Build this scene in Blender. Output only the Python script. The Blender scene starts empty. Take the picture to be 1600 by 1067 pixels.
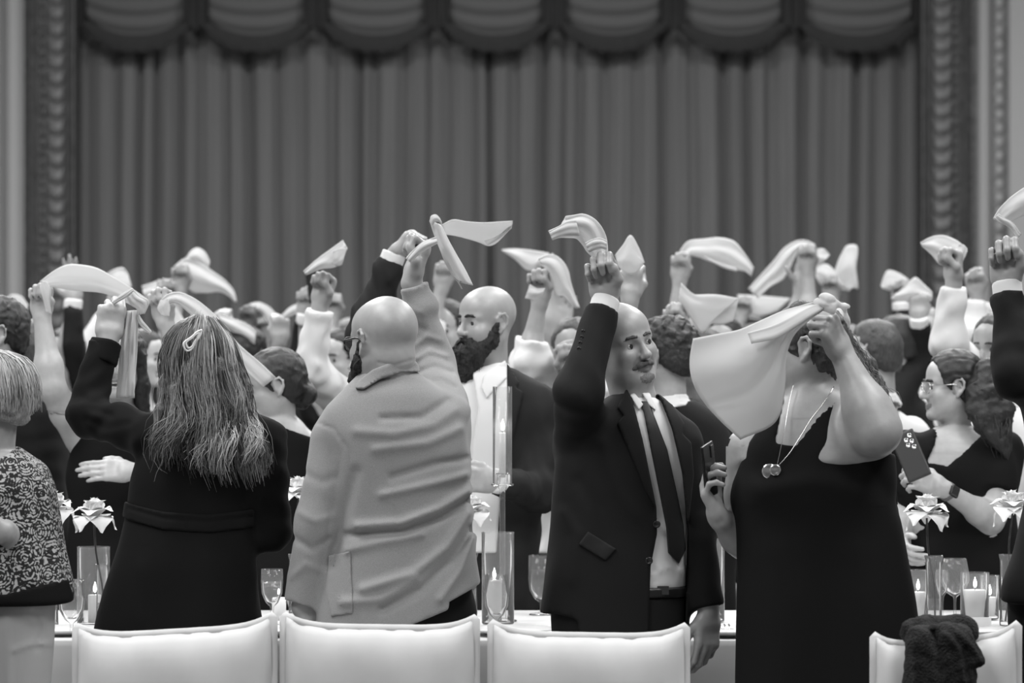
import bpy, bmesh, math, random, time
import numpy as np
from mathutils import Vector, Matrix
T0 = time.time()
random.seed(7)
SC = bpy.context.scene
COL = SC.collection
# ------------------------------------------------------------------ camera
FPX = 5600.0          # focal length in pixels of the 1600 x 1067 frame
EYE = 1.63
cam_data = bpy.data.cameras.new('camera')
cam_data.sensor_width = 36.0
cam_data.lens = 36.0 * FPX / 1600.0
cam_data.clip_start = 0.5
cam_data.clip_end = 120
cam_data.dof.use_dof = True
cam_data.dof.focus_distance = 10.3
cam_data.dof.aperture_fstop = 4.2
cam = bpy.data.objects.new('camera', cam_data)
cam.location = (0, 0, EYE)
cam.rotation_euler = (math.pi / 2, 0, 0)
COL.objects.link(cam)
SC.camera = cam
# ------------------------------------------------------------------ world, lights, exposure
SC.view_settings.view_transform = 'Standard'
SC.view_settings.look = 'None'
SC.view_settings.gamma = 1.0
SC.view_settings.use_curve_mapping = False
SC.view_settings.exposure = 0.0
SC.cycles.transparent_max_bounces = 40   # nested glassware
world = bpy.data.worlds.new('world')
SC.world = world
world.use_nodes = True
world.node_tree.nodes['Background'].inputs[0].default_value = (1, 1, 1, 1)
world.node_tree.nodes['Background'].inputs[1].default_value = 0.18
CEIL = 6.6
def area_light(loc, sx, sy, power, rot=(0, 0, 0)):
    l = bpy.data.lights.new('ceiling_area_lamp', 'AREA')
    l.shape = 'RECTANGLE'; l.size = sx; l.size_y = sy; l.energy = power
    o = bpy.data.objects.new('ceiling_area_lamp', l)
    o.location = loc; o.rotation_euler = rot
    COL.objects.link(o)
    return o
for (lx, ly, pw) in ((-3.4, 5.0, 330), (3.4, 5.0, 270), (-3.4, 9.5, 330), (3.4, 9.5, 270), (-3.0, 14.5, 370), (3.0, 14.5, 370), (-2.6, 21.0, 590), (2.6, 21.0, 590)):
    area_light((lx, ly, CEIL - 0.06), 2.6, 2.2, pw)

# ------------------------------------------------------------------ small helpers
def P(px, py, Y):
    return np.array([(px - 800.0) / FPX * Y, Y, EYE - (py - 533.5) / FPX * Y])
def V(*a):
    return np.array(a, float)
def unit(v):
    v = np.asarray(v, float); return v / (np.linalg.norm(v) + 1e-12)
def tag(o, label=None, cat=None, group=None, kind=None):
    if label: o['label'] = label
    if cat: o['category'] = cat
    if group: o['group'] = group
    if kind: o['kind'] = kind
    return o
def empty(name, loc, label=None, cat=None, group=None):
    o = bpy.data.objects.new(name, None); COL.objects.link(o)
    o.empty_display_size = 0.1
    o.location = tuple(loc)
    return tag(o, label, cat, group)
def mesh_np(name, v, q, mat, parent=None, origin=None, smooth=True, tris=False):
    """v Nx3 world coordinates, q list/array of faces -> object whose vertices are relative to origin / parent"""
    v = np.asarray(v, float)
    if parent is not None: off = np.array(parent_world(parent))
    elif origin is not None: off = np.asarray(origin, float)
    else: off = np.zeros(3)
    me = bpy.data.meshes.new(name)
    if isinstance(q, np.ndarray):
        n = len(q); k = q.shape[1]
        me.vertices.add(len(v)); me.vertices.foreach_set('co', (v - off).astype(np.float32).ravel())
        me.loops.add(n * k); me.loops.foreach_set('vertex_index', q.astype(np.int32).ravel())
        me.polygons.add(n); me.polygons.foreach_set('loop_start', (np.arange(n) * k).astype(np.int32))
        me.polygons.foreach_set('use_smooth', np.full(n, smooth))
        me.update(calc_edges=True)
    else:
        me.from_pydata((v - off).tolist(), [], q)
        me.polygons.foreach_set('use_smooth', np.full(len(me.polygons), smooth))
        me.update()
    if mat is not None: me.materials.append(mat)
    o = bpy.data.objects.new(name, me); COL.objects.link(o)
    if parent is not None: o.parent = parent
    else: o.location = tuple(off)
    return o
def parent_world(o):
    loc = Vector((0, 0, 0))
    while o is not None:
        loc = loc + o.location; o = o.parent
    return loc
def copy_tree(o, parent=None):
    c = o.copy(); COL.objects.link(c); c.parent = parent
    for ch in list(o.children): copy_tree(ch, c)
    return c

# ------------------------------------------------------------------ materials (the photograph is black and white: all greys)
def mat(name, g, rough=0.6, bump=None, var=None, spec=0.5, sheen=0.0, metal=0.0, sss=0.0, attr=None, emit=None):
    m = bpy.data.materials.new(name); m.use_nodes = True
    nt = m.node_tree; b = nt.nodes['Principled BSDF']
    b.inputs['Base Color'].default_value = (g, g, g, 1)
    b.inputs['Roughness'].default_value = rough
    b.inputs['Specular IOR Level'].default_value = spec
    b.inputs['Metallic'].default_value = metal
    if sheen: b.inputs['Sheen Weight'].default_value = sheen
    if sss:
        b.inputs['Subsurface Weight'].default_value = sss
        b.inputs['Subsurface Radius'].default_value = (0.006, 0.006, 0.006)
        b.inputs['Subsurface Scale'].default_value = 1.0
    if emit:
        b.inputs['Emission Color'].default_value = (1, 1, 1, 1); b.inputs['Emission Strength'].default_value = emit
    tc = nt.nodes.new('ShaderNodeTexCoord')
    if var:       # (scale, amount, stretch)
        sc, am, st = var
        mp = nt.nodes.new('ShaderNodeMapping'); mp.inputs['Scale'].default_value = st
        nz = nt.nodes.new('ShaderNodeTexNoise'); nz.inputs['Scale'].default_value = sc; nz.inputs['Detail'].default_value = 4
        mr = nt.nodes.new('ShaderNodeMapRange')
        mr.inputs['From Min'].default_value = 0.3; mr.inputs['From Max'].default_value = 0.7
        mr.inputs['To Min'].default_value = g * (1 - am); mr.inputs['To Max'].default_value = g * (1 + am)
        nt.links.new(tc.outputs['Object'], mp.inputs[0]); nt.links.new(mp.outputs[0], nz.inputs['Vector'])
        nt.links.new(nz.outputs['Fac'], mr.inputs['Value'])
        nt.links.new(mr.outputs[0], b.inputs['Base Color'])
    if attr:      # per-vertex grey (strand to strand colour differences)
        a = nt.nodes.new('ShaderNodeAttribute'); a.attribute_name = attr
        nt.links.new(a.outputs['Color'], b.inputs['Base Color'])
    if bump:      # (scale, strength, distance)
        sc, s, dist = bump
        nz = nt.nodes.new('ShaderNodeTexNoise'); nz.inputs['Scale'].default_value = sc; nz.inputs['Detail'].default_value = 3
        bp = nt.nodes.new('ShaderNodeBump'); bp.inputs['Strength'].default_value = s; bp.inputs['Distance'].default_value = dist
        nt.links.new(tc.outputs['Object'], nz.inputs['Vector']); nt.links.new(nz.outputs['Fac'], bp.inputs['Height'])
        nt.links.new(bp.outputs[0], b.inputs['Normal'])
    return m
def glass_mat(name, tint=0.97, painted_glow=0.05):
    m = bpy.data.materials.new(name); m.use_nodes = True
    nt = m.node_tree; nt.nodes.remove(nt.nodes['Principled BSDF'])
    out = nt.nodes['Material Output']
    gl = nt.nodes.new('ShaderNodeBsdfGlossy'); gl.inputs['Roughness'].default_value = 0.03
    tr = nt.nodes.new('ShaderNodeBsdfTransparent'); tr.inputs['Color'].default_value = (tint, tint, tint, 1)
    fr = nt.nodes.new('ShaderNodeFresnel'); fr.inputs['IOR'].default_value = 1.18
    mx = nt.nodes.new('ShaderNodeMixShader')
    nt.links.new(fr.outputs[0], mx.inputs[0]); nt.links.new(tr.outputs[0], mx.inputs[1]); nt.links.new(gl.outputs[0], mx.inputs[2])
    # a little white mixed into the clear glass as a painted, luminous sheen
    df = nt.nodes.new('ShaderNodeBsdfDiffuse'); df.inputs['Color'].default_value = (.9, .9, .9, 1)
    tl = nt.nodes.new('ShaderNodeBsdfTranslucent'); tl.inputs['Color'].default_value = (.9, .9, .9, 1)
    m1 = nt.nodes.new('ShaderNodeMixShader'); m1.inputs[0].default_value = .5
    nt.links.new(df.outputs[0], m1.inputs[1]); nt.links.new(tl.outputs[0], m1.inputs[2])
    m2 = nt.nodes.new('ShaderNodeMixShader'); m2.inputs[0].default_value = painted_glow
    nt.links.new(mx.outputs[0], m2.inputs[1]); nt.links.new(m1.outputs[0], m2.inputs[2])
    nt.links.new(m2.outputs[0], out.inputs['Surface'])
    return m

# ------------------------------------------------------------------ signed-distance modelling
# a primitive is (op, k, fn, lo, hi); fn maps points (N,3) to distances, lo/hi is its box
def _box(*pts, r=0.0):
    a = np.array(pts); return a.min(0) - r, a.max(0) + r
def capsule(a, b, ra, rb=None, k=0.02, op='u'):
    a = np.asarray(a, float); b = np.asarray(b, float); rb = ra if rb is None else rb
    ba = b - a; l2 = ba @ ba + 1e-12
    def fn(p):
        pa = p - a
        h = np.clip(pa @ ba / l2, 0, 1)
        q = pa - h[:, None] * ba
        return np.sqrt(np.einsum('ij,ij->i', q, q)) - (ra + (rb - ra) * h)
    lo, hi = _box(a, b, r=max(ra, rb)); return (op, k, fn, lo, hi)
def chain(pts, rs, k=0.012, op='u'):
    return [capsule(pts[i], pts[i + 1], rs[i], rs[i + 1], k, op) for i in range(len(pts) - 1)]
def ellipsoid(c, r, R=None, k=0.02, op='u'):
    c = np.asarray(c, float); r = np.asarray(r, float)
    def fn(p):
        q = p - c
        if R is not None: q = q @ R
        a = q / r; k0 = np.sqrt(np.einsum('ij,ij->i', a, a)) + 1e-9
        b = a / r; k1 = np.sqrt(np.einsum('ij,ij->i', b, b)) + 1e-9
        return k0 * (k0 - 1) / k1
    m = max(r); return (op, k, fn, c - m, c + m)
def rbox(c, h, R=None, rad=0.01, k=0.01, op='u'):
    c = np.asarray(c, float); h = np.asarray(h, float) - rad
    def fn(p):
        q = p - c
        if R is not None: q = q @ R
        q = np.abs(q) - h
        o = np.maximum(q, 0)
        return np.sqrt(np.einsum('ij,ij->i', o, o)) + np.minimum(q.max(1), 0) - rad
    m = np.linalg.norm(h + rad); return (op, k, fn, c - m, c + m)
def spline1(x, y, xs):
    """smooth monotone-ish interpolation (Catmull-Rom on uneven knots)"""
    x = np.asarray(x, float); y = np.asarray(y, float)
    m = np.gradient(y, x) if len(x) > 2 else np.full(len(x), (y[-1] - y[0]) / (x[-1] - x[0]))
    i = np.clip(np.searchsorted(x, xs) - 1, 0, len(x) - 2)
    h = x[i + 1] - x[i]; t = (xs - x[i]) / h
    return ((2*t**3 - 3*t**2 + 1) * y[i] + (t**3 - 2*t**2 + t) * h * m[i] + (-2*t**3 + 3*t**2) * y[i+1] + (t**3 - t**2) * h * m[i+1])
def loft(rows, k=0.03, op='u', n=2.3, off=0.0, cap=0.02):
    """rows of (z, cx, cy, half width, half depth); a standing stack of rounded sections"""
    rows = sorted(rows); A = np.array(rows, float)
    zs = np.linspace(A[0, 0], A[-1, 0], 160)
    tab = [spline1(A[:, 0], A[:, j], zs) for j in range(1, 5)]
    z0, z1 = zs[0], zs[-1]
    def fn(p):
        z = np.clip(p[:, 2], z0, z1)
        cx, cy, a, b = [np.interp(z, zs, t) for t in tab]
        a = np.maximum(a + off, 0.004); b = np.maximum(b + off, 0.004)
        X = np.abs(p[:, 0] - cx) / a; Yv = np.abs(p[:, 1] - cy) / b
        d = (X**n + Yv**n + 1e-9)**(1.0 / n)
        d = (d - 1) * np.minimum(a, b)
        e = np.maximum(p[:, 2] - z1 - off, z0 - off - p[:, 2])
        h = np.maximum(cap - np.abs(d - e), 0) / cap
        return np.maximum(d, e) + h * h * cap * 0.25
    m = max(tab[2].max() + abs(off), 0.0); mb = tab[3].max() + abs(off)
    lo = np.array([(tab[0] - tab[2]).min() - abs(off), (tab[1] - tab[3]).min() - abs(off), z0 - abs(off)])
    hi = np.array([(tab[0] + tab[2]).max() + abs(off), (tab[1] + tab[3]).max() + abs(off), z1 + abs(off)])
    return (op, k, fn, lo, hi)
def prows(Y, rows, dyc=0.0):
    """pixel rows (py, pxL, pxR, half depth[, y shift]) -> loft rows at depth Y"""
    out = []
    for r in rows:
        py, a, b, hd = r[:4]; sh = r[4] if len(r) > 4 else 0.0
        out.append((EYE - (py - 533.5) / FPX * Y, ((a + b) / 2 - 800) / FPX * Y, Y + dyc + sh, (b - a) / 2 / FPX * Y, hd))
    return out
def halfspace(o, nrm, k=0.004, op='i'):
    """keeps the side the normal points away from"""
    o = np.asarray(o, float); nrm = unit(nrm)
    return (op, k, lambda p: (p - o) @ nrm, None, None)
def poly2d(u, v, pts):
    n = len(pts); d = np.full(u.shape, 1e9); s = np.zeros(u.shape, bool)
    for i in range(n):
        ax, ay = pts[i]; bx, by = pts[(i + 1) % n]
        ex, ey = bx - ax, by - ay; wx, wy = u - ax, v - ay
        t = np.clip((wx * ex + wy * ey) / (ex * ex + ey * ey + 1e-12), 0, 1)
        qx, qy = wx - ex * t, wy - ey * t
        d = np.minimum(d, qx * qx + qy * qy)
        if ay != by:
            c = ((ay > v) != (by > v)) & (u < (bx - ax) * (v - ay) / (by - ay) + ax)
            s ^= c
    return np.where(s, -1, 1) * np.sqrt(d)
def pxprism(pts, Y, y0, y1, k=0.003, op='u'):
    """prism through the picture-plane polygon pts (pixels at depth Y) between depths y0..y1"""
    W = [(P(a, b, Y)[0], P(a, b, Y)[2]) for a, b in pts]
    def fn(p):
        d = poly2d(p[:, 0], p[:, 2], W)
        return np.maximum(d, np.maximum(y0 - p[:, 1], p[:, 1] - y1))
    w = np.array(W); lo = np.array([w[:, 0].min(), y0, w[:, 1].min()]); hi = np.array([w[:, 0].max(), y1, w[:, 1].max()])
    return (op, k, fn, lo, hi)
def shell(prims, inner, outer, k=0.003):
    """layer between two offsets of a shape, as one primitive"""
    def fn(p):
        d = ev(prims, p)
        return np.maximum(d - outer, inner - d)
    lo, hi = bounds(prims); return ('u', k, fn, lo - outer, hi + outer)
def offset_prim(prims, off, k=0.01, op='u'):
    def fn(p): return ev(prims, p) - off
    lo, hi = bounds(prims); return (op, k, fn, lo - abs(off), hi + abs(off))
def pline_dist(u, v, pts):
    d = np.full(u.shape, 1e9)
    for (ax, ay), (bx, by) in zip(pts[:-1], pts[1:]):
        ex, ey = bx - ax, by - ay; wx, wy = u - ax, v - ay
        t = np.clip((wx * ex + wy * ey) / (ex * ex + ey * ey + 1e-12), 0, 1)
        d = np.minimum(d, (wx - ex * t)**2 + (wy - ey * t)**2)
    return np.sqrt(d)
def folds(lines, Y, side=-1, yc=None):
    """raised / sunk cloth folds along pixel polylines: (points, width m, height m); only on the camera side (side -1)"""
    L = [([(P(a, b, Y)[0], P(a, b, Y)[2]) for a, b in pts], w, h) for pts, w, h in lines]
    def fn(p):
        s = np.zeros(len(p))
        for pts, w, h in L:
            a = np.array(pts); m = 3 * w
            sel = (p[:, 0] > a[:, 0].min() - m) & (p[:, 0] < a[:, 0].max() + m) & (p[:, 2] > a[:, 1].min() - m) & (p[:, 2] < a[:, 1].max() + m)
            if yc is not None: sel &= (p[:, 1] < yc)
            if sel.any():
                d = pline_dist(p[sel, 0], p[sel, 2], pts)
                s[sel] += h * np.exp(-(d / w)**2)
        return s
    return ('d', 0, fn, None, None)
def wob(seed, freq, amp, st=(1, 1, 1), n=5):
    """soft irregular relief from a few crossed sine waves"""
    r = np.random.RandomState(seed)
    K = r.normal(size=(n, 3)) * freq * np.array(st); ph = r.uniform(0, 6.28, n)
    def fn(p):
        w = p + 0.012 * np.sin(p[:, [1, 2, 0]] * freq * 0.7 + ph[0])
        return amp / math.sqrt(n) * np.sin(w @ K.T + ph).sum(1)
    return ('d', 0, fn, None, None)
def bounds(prims):
    lo = np.full(3, 1e9); hi = np.full(3, -1e9)
    for op, k, fn, l, h in prims:
        if op == 'u' and l is not None: lo = np.minimum(lo, l); hi = np.maximum(hi, h)
    return lo, hi
def ev(prims, p, c=None, r=0.0):
    d = np.full(len(p), 1.0)
    for op, k, fn, lo, hi in prims:
        if c is not None and lo is not None and op != 'i':
            g = np.maximum(np.maximum(lo - c, c - hi), 0)
            if math.sqrt(g @ g) - r > k + 0.012: continue
        e = fn(p, c, r) if getattr(fn, 'comp', False) else fn(p)
        if op == 'u':
            if k > 0:
                h = np.maximum(k - np.abs(d - e), 0) / k
                d = np.minimum(d, e) - h * h * k * 0.25
            else: d = np.minimum(d, e)
        elif op == 'd': d = d - e
        else:
            if op == 's': e = -e
            h = np.maximum(k - np.abs(d - e), 0) / max(k, 1e-6)
            d = np.maximum(d, e) + h * h * k * 0.25
    return d
def surf(prims, res, lo=None, hi=None):
    """surface nets over a sparsely filled grid -> verts, quads"""
    bl, bh = bounds(prims)
    bl = bl - 2.5 * res; bh = bh + 2.5 * res
    if lo is not None: bl = np.maximum(bl, lo)
    if hi is not None: bh = np.minimum(bh, hi)
    B = 12
    nb = np.maximum(np.ceil((bh - bl) / res / B).astype(int), 1)
    n = nb * B + 1
    D = np.ones(n, np.float32)
    ii = np.stack(np.meshgrid(*[np.arange(k) for k in nb], indexing='ij'), -1).reshape(-1, 3)
    ctr = bl + (ii * B + B / 2) * res
    dc = ev(prims, ctr)
    br = B / 2 * res * 1.7321
    g1 = np.arange(B + 1)
    off = np.stack(np.meshgrid(g1, g1, g1, indexing='ij'), -1).reshape(-1, 3)
    inside = dc < 0
    near = np.abs(dc) < br * 1.25 + 0.012
    for idx in ii[inside & ~near]:
        a = idx * B; D[a[0]:a[0]+B+1, a[1]:a[1]+B+1, a[2]:a[2]+B+1] = -1
    for idx, c in zip(ii[near], ctr[near]):
        a = idx * B
        p = bl + (off + a) * res
        D[a[0]:a[0]+B+1, a[1]:a[1]+B+1, a[2]:a[2]+B+1] = ev(prims, p, c, br).reshape(B+1, B+1, B+1)
    S = D < 0
    cs = S[:-1, :-1, :-1].astype(np.int8)
    cnt = cs.copy()
    for dx in (0, 1):
        for dy in (0, 1):
            for dz in (0, 1):
                if dx + dy + dz: cnt += S[dx:n[0]-1+dx, dy:n[1]-1+dy, dz:n[2]-1+dz]
    cells = np.argwhere((cnt > 0) & (cnt < 8))
    if len(cells) == 0: return np.zeros((0, 3)), np.zeros((0, 4), int)
    vid = np.full(np.array(n) - 1, -1, np.int32)
    vid[cells[:, 0], cells[:, 1], cells[:, 2]] = np.arange(len(cells))
    acc = np.zeros((len(cells), 3)); num = np.zeros(len(cells))
    cor = [(0,0,0),(1,0,0),(0,1,0),(1,1,0),(0,0,1),(1,0,1),(0,1,1),(1,1,1)]
    cd = [D[cells[:,0]+a, cells[:,1]+b, cells[:,2]+c] for a, b, c in cor]
    for i in range(8):
        for j in range(i + 1, 8):
            df = [abs(cor[i][k] - cor[j][k]) for k in range(3)]
            if sum(df) != 1: continue
            m = (cd[i] < 0) != (cd[j] < 0)
            t = np.where(m, cd[i] / np.where(m, cd[i] - cd[j], 1), 0)
            pt = np.array(cor[i]) + t[:, None] * (np.array(cor[j]) - np.array(cor[i]))
            acc += np.where(m[:, None], pt, 0); num += m
    verts = bl + (cells + acc / num[:, None]) * res
    quads = []
    for ax in range(3):
        o1, o2 = [(1, 2), (2, 0), (0, 1)][ax]
        sl0 = [slice(None)] * 3; sl1 = [slice(None)] * 3
        sl0[ax] = slice(0, -1); sl1[ax] = slice(1, None)
        for o in (o1, o2):
            sl0[o] = slice(1, -1); sl1[o] = slice(1, -1)
        s0 = S[tuple(sl0)]; s1 = S[tuple(sl1)]
        for flip, mm in ((False, s0 & ~s1), (True, ~s0 & s1)):
            e = np.argwhere(mm)
            if not len(e): continue
            e[:, o1] += 1; e[:, o2] += 1
            def cid(d1, d2):
                c = e.copy(); c[:, o1] -= d1; c[:, o2] -= d2
                return vid[c[:, 0], c[:, 1], c[:, 2]]
            q = np.stack([cid(1, 1), cid(0, 1), cid(0, 0), cid(1, 0)], 1)
            if flip: q = q[:, ::-1]
            quads.append(q)
    return verts, (np.concatenate(quads) if quads else np.zeros((0, 4), int))
def sdf_part(name, prims, res, m, parent, lo=None, hi=None):
    v, q = surf(prims, res, lo, hi)
    return mesh_np(name, v, q, m, parent)
def sdf_body(name, prims, coarse, boxes, m, parent):
    """one mesh: a coarse grid for what clothing covers, finer grids inside the boxes (lo, hi, res)"""
    vs, qs, base = [], [], 0
    v, q = surf(prims, coarse)
    c = v[q].mean(1)
    keep = np.ones(len(q), bool)
    for lo, hi, res in boxes:
        keep &= ~np.all((c > lo + coarse) & (c < hi - coarse), 1)
    vs.append(v); qs.append(q[keep]); base = len(v)
    for i, (lo, hi, res) in enumerate(boxes):
        v, q = surf(prims, res, lo, hi)
        if not len(q): continue
        c = v[q].mean(1); keep = np.all((c > lo) & (c < hi), 1)
        for lo2, hi2, r2 in boxes[:i]:
            keep &= ~np.all((c > lo2 + 2 * r2) & (c < hi2 - 2 * r2), 1)
        vs.append(v); qs.append(q[keep] + base); base += len(v)
    v = np.concatenate(vs); q = np.concatenate(qs)
    used = np.zeros(len(v), bool); used[q.ravel()] = True
    remap = np.cumsum(used) - 1
    return mesh_np(name, v[used], remap[q], m, parent)

def snap(prims, px, py, y0, y1, off=0.0):
    """first point of a modelled surface met along the sight line through a pixel, between depths y0 and y1"""
    t = np.arange(y0, y1, .002)
    p = np.stack([(px - 800) / FPX * t, t, EYE - (py - 533.5) / FPX * t], 1)
    d = ev(prims, p); i = np.argmax(d < off)
    if not (d < off).any(): i = int(np.argmin(d))
    return p[i]
# ------------------------------------------------------------------ human modelling
def frame(yaw, pitch=0.0, roll=0.0):
    """columns: person's left, forward, up. yaw 0 faces the camera, +90 faces picture right, 180 away (degrees)"""
    a, b, c = math.radians(yaw), math.radians(pitch), math.radians(roll)
    f0 = V(math.sin(a), -math.cos(a), 0); l = V(math.cos(a), math.sin(a), 0); z = V(0, 0, 1)
    f = math.cos(b) * f0 + math.sin(b) * z; u = -math.sin(b) * f0 + math.cos(b) * z
    l2 = math.cos(c) * l + math.sin(c) * u; u2 = -math.sin(c) * l + math.cos(c) * u
    return np.stack([l2, f, u2], 1)
def group(prims, k=0.02, op='u'):
    lo, hi = bounds(prims)
    def fn(p, c=None, r=0.0): return ev(prims, p, c, r)
    fn.comp = True
    return (op, k, fn, lo, hi)
def local(prims, c, R, s=1.0, k=0.02, op='u', mirror=False):
    c = np.asarray(c, float); lo, hi = bounds(prims)
    if mirror: lo = lo.copy(); lo[0] = -hi[0]
    cor = np.array([[x, y, z] for x in (lo[0], hi[0]) for y in (lo[1], hi[1]) for z in (lo[2], hi[2])]) * s @ R.T + c
    def fn(p, bc=None, br=0.0):
        q = (p - c) @ R / s
        if bc is not None: bc = (bc - c) @ R / s
        if mirror:
            q[:, 0] = np.abs(q[:, 0])
            if bc is not None: bc[0] = abs(bc[0])
        return ev(prims, q, bc, br / s) * s
    fn.comp = True
    return (op, k, fn, cor.min(0), cor.max(0))
def head_local(fem=0.0, jaw=1.0, mouth=0.0, smile=0.0, eye=1.0, nose=1.0, ear=1.0):
    m = 1 - fem
    zc = -0.012 * mouth
    L = [ellipsoid((0, -.018, .035), (.0765, .097, .086), k=.03),
         ellipsoid((0, .022, -.033), (.061, .064, .080), k=.03),
         ellipsoid((0, .030, .045), (.062, .053, .048), k=.03),
         capsule((.050, -.008, -.052), (.020, .060, -.098 + zc), .017 * jaw, .017 * jaw, k=.03),
         ellipsoid((0, .069, -.099 + zc), (.024 * jaw, .018, .018), k=.02),
         ellipsoid((.036, .034, -.058), (.024, .030, .032), k=.03),
         ellipsoid((.040, .056, -.030 + .004 * smile), (.022, .021 + .004 * smile, .020), k=.025),
         capsule((.010, .080, .015), (.046, .064, .017), .009 + .002 * m, .008, k=.015),
         capsule((0, .083, .010), (0, .103, -.031), .0075, .0105 * nose, k=.011),
         ellipsoid((0, .104, -.034), (.0115 * nose, .0125 * nose, .010), k=.008),
         ellipsoid((.0120 * nose, .093, -.038), (.0080, .0105, .0078), k=.006),
         ellipsoid((.033, .094, -.003), (.020, .016, .0125), k=.012, op='s'),
         ellipsoid((.032, .0665, -.003), (.0165, .0165, .0150), k=.004),
         ellipsoid((.032, .086, -.0035), (.0150, .014, .0054 * eye), k=.0015, op='s'),
         capsule((0, .0895, -.0650), (.025 + .004 * smile, .077, -.0695 + .004 * smile), .0050, .0030, k=.007),
         capsule((0, .0875, -.0770 + zc * 1.5), (.022 + .003 * smile, .077, -.0735 + zc + .004 * smile), .0058, .0036, k=.007),
         capsule((0, .096, -.0708), (.028 + .005 * smile, .078, -.0714 + .005 * smile), .0020, .0014, k=.003, op='s'),
         ellipsoid((.0065, .098, -.0455), (.0038, .0055, .0035), k=.003, op='s'),
         capsule((.019, .090, -.040), (.032 + .004 * smile, .074, -.070), .0025 + .002 * smile, .002, k=.008, op='s')]
    if mouth > 0:
        L.append(ellipsoid((0, .088, -.0730 + zc * .6), (.021 + .004 * smile, .030, .0095 * mouth + .003), k=.002, op='s'))
    if ear:
        e = [(.071, .004, -.004), (.077, .008, .012), (.083, .000, .026), (.088, -.014, .029), (.091, -.024, .016), (.089, -.024, -.004), (.083, -.014, -.020), (.077, -.003, -.033)]
        L += chain([np.array(q) for q in e], [.0042, .0045, .0048, .0048, .0048, .0046, .005, .0062], k=.004)
        L += [ellipsoid((.076, -.008, -.004), (.007, .017, .026), k=.006),
              ellipsoid((.088, -.006, -.004), (.008, .009, .014), k=.004, op='s'),
              ellipsoid((.074, .005, -.010), (.005, .005, .007), k=.004)]
    return L
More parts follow.
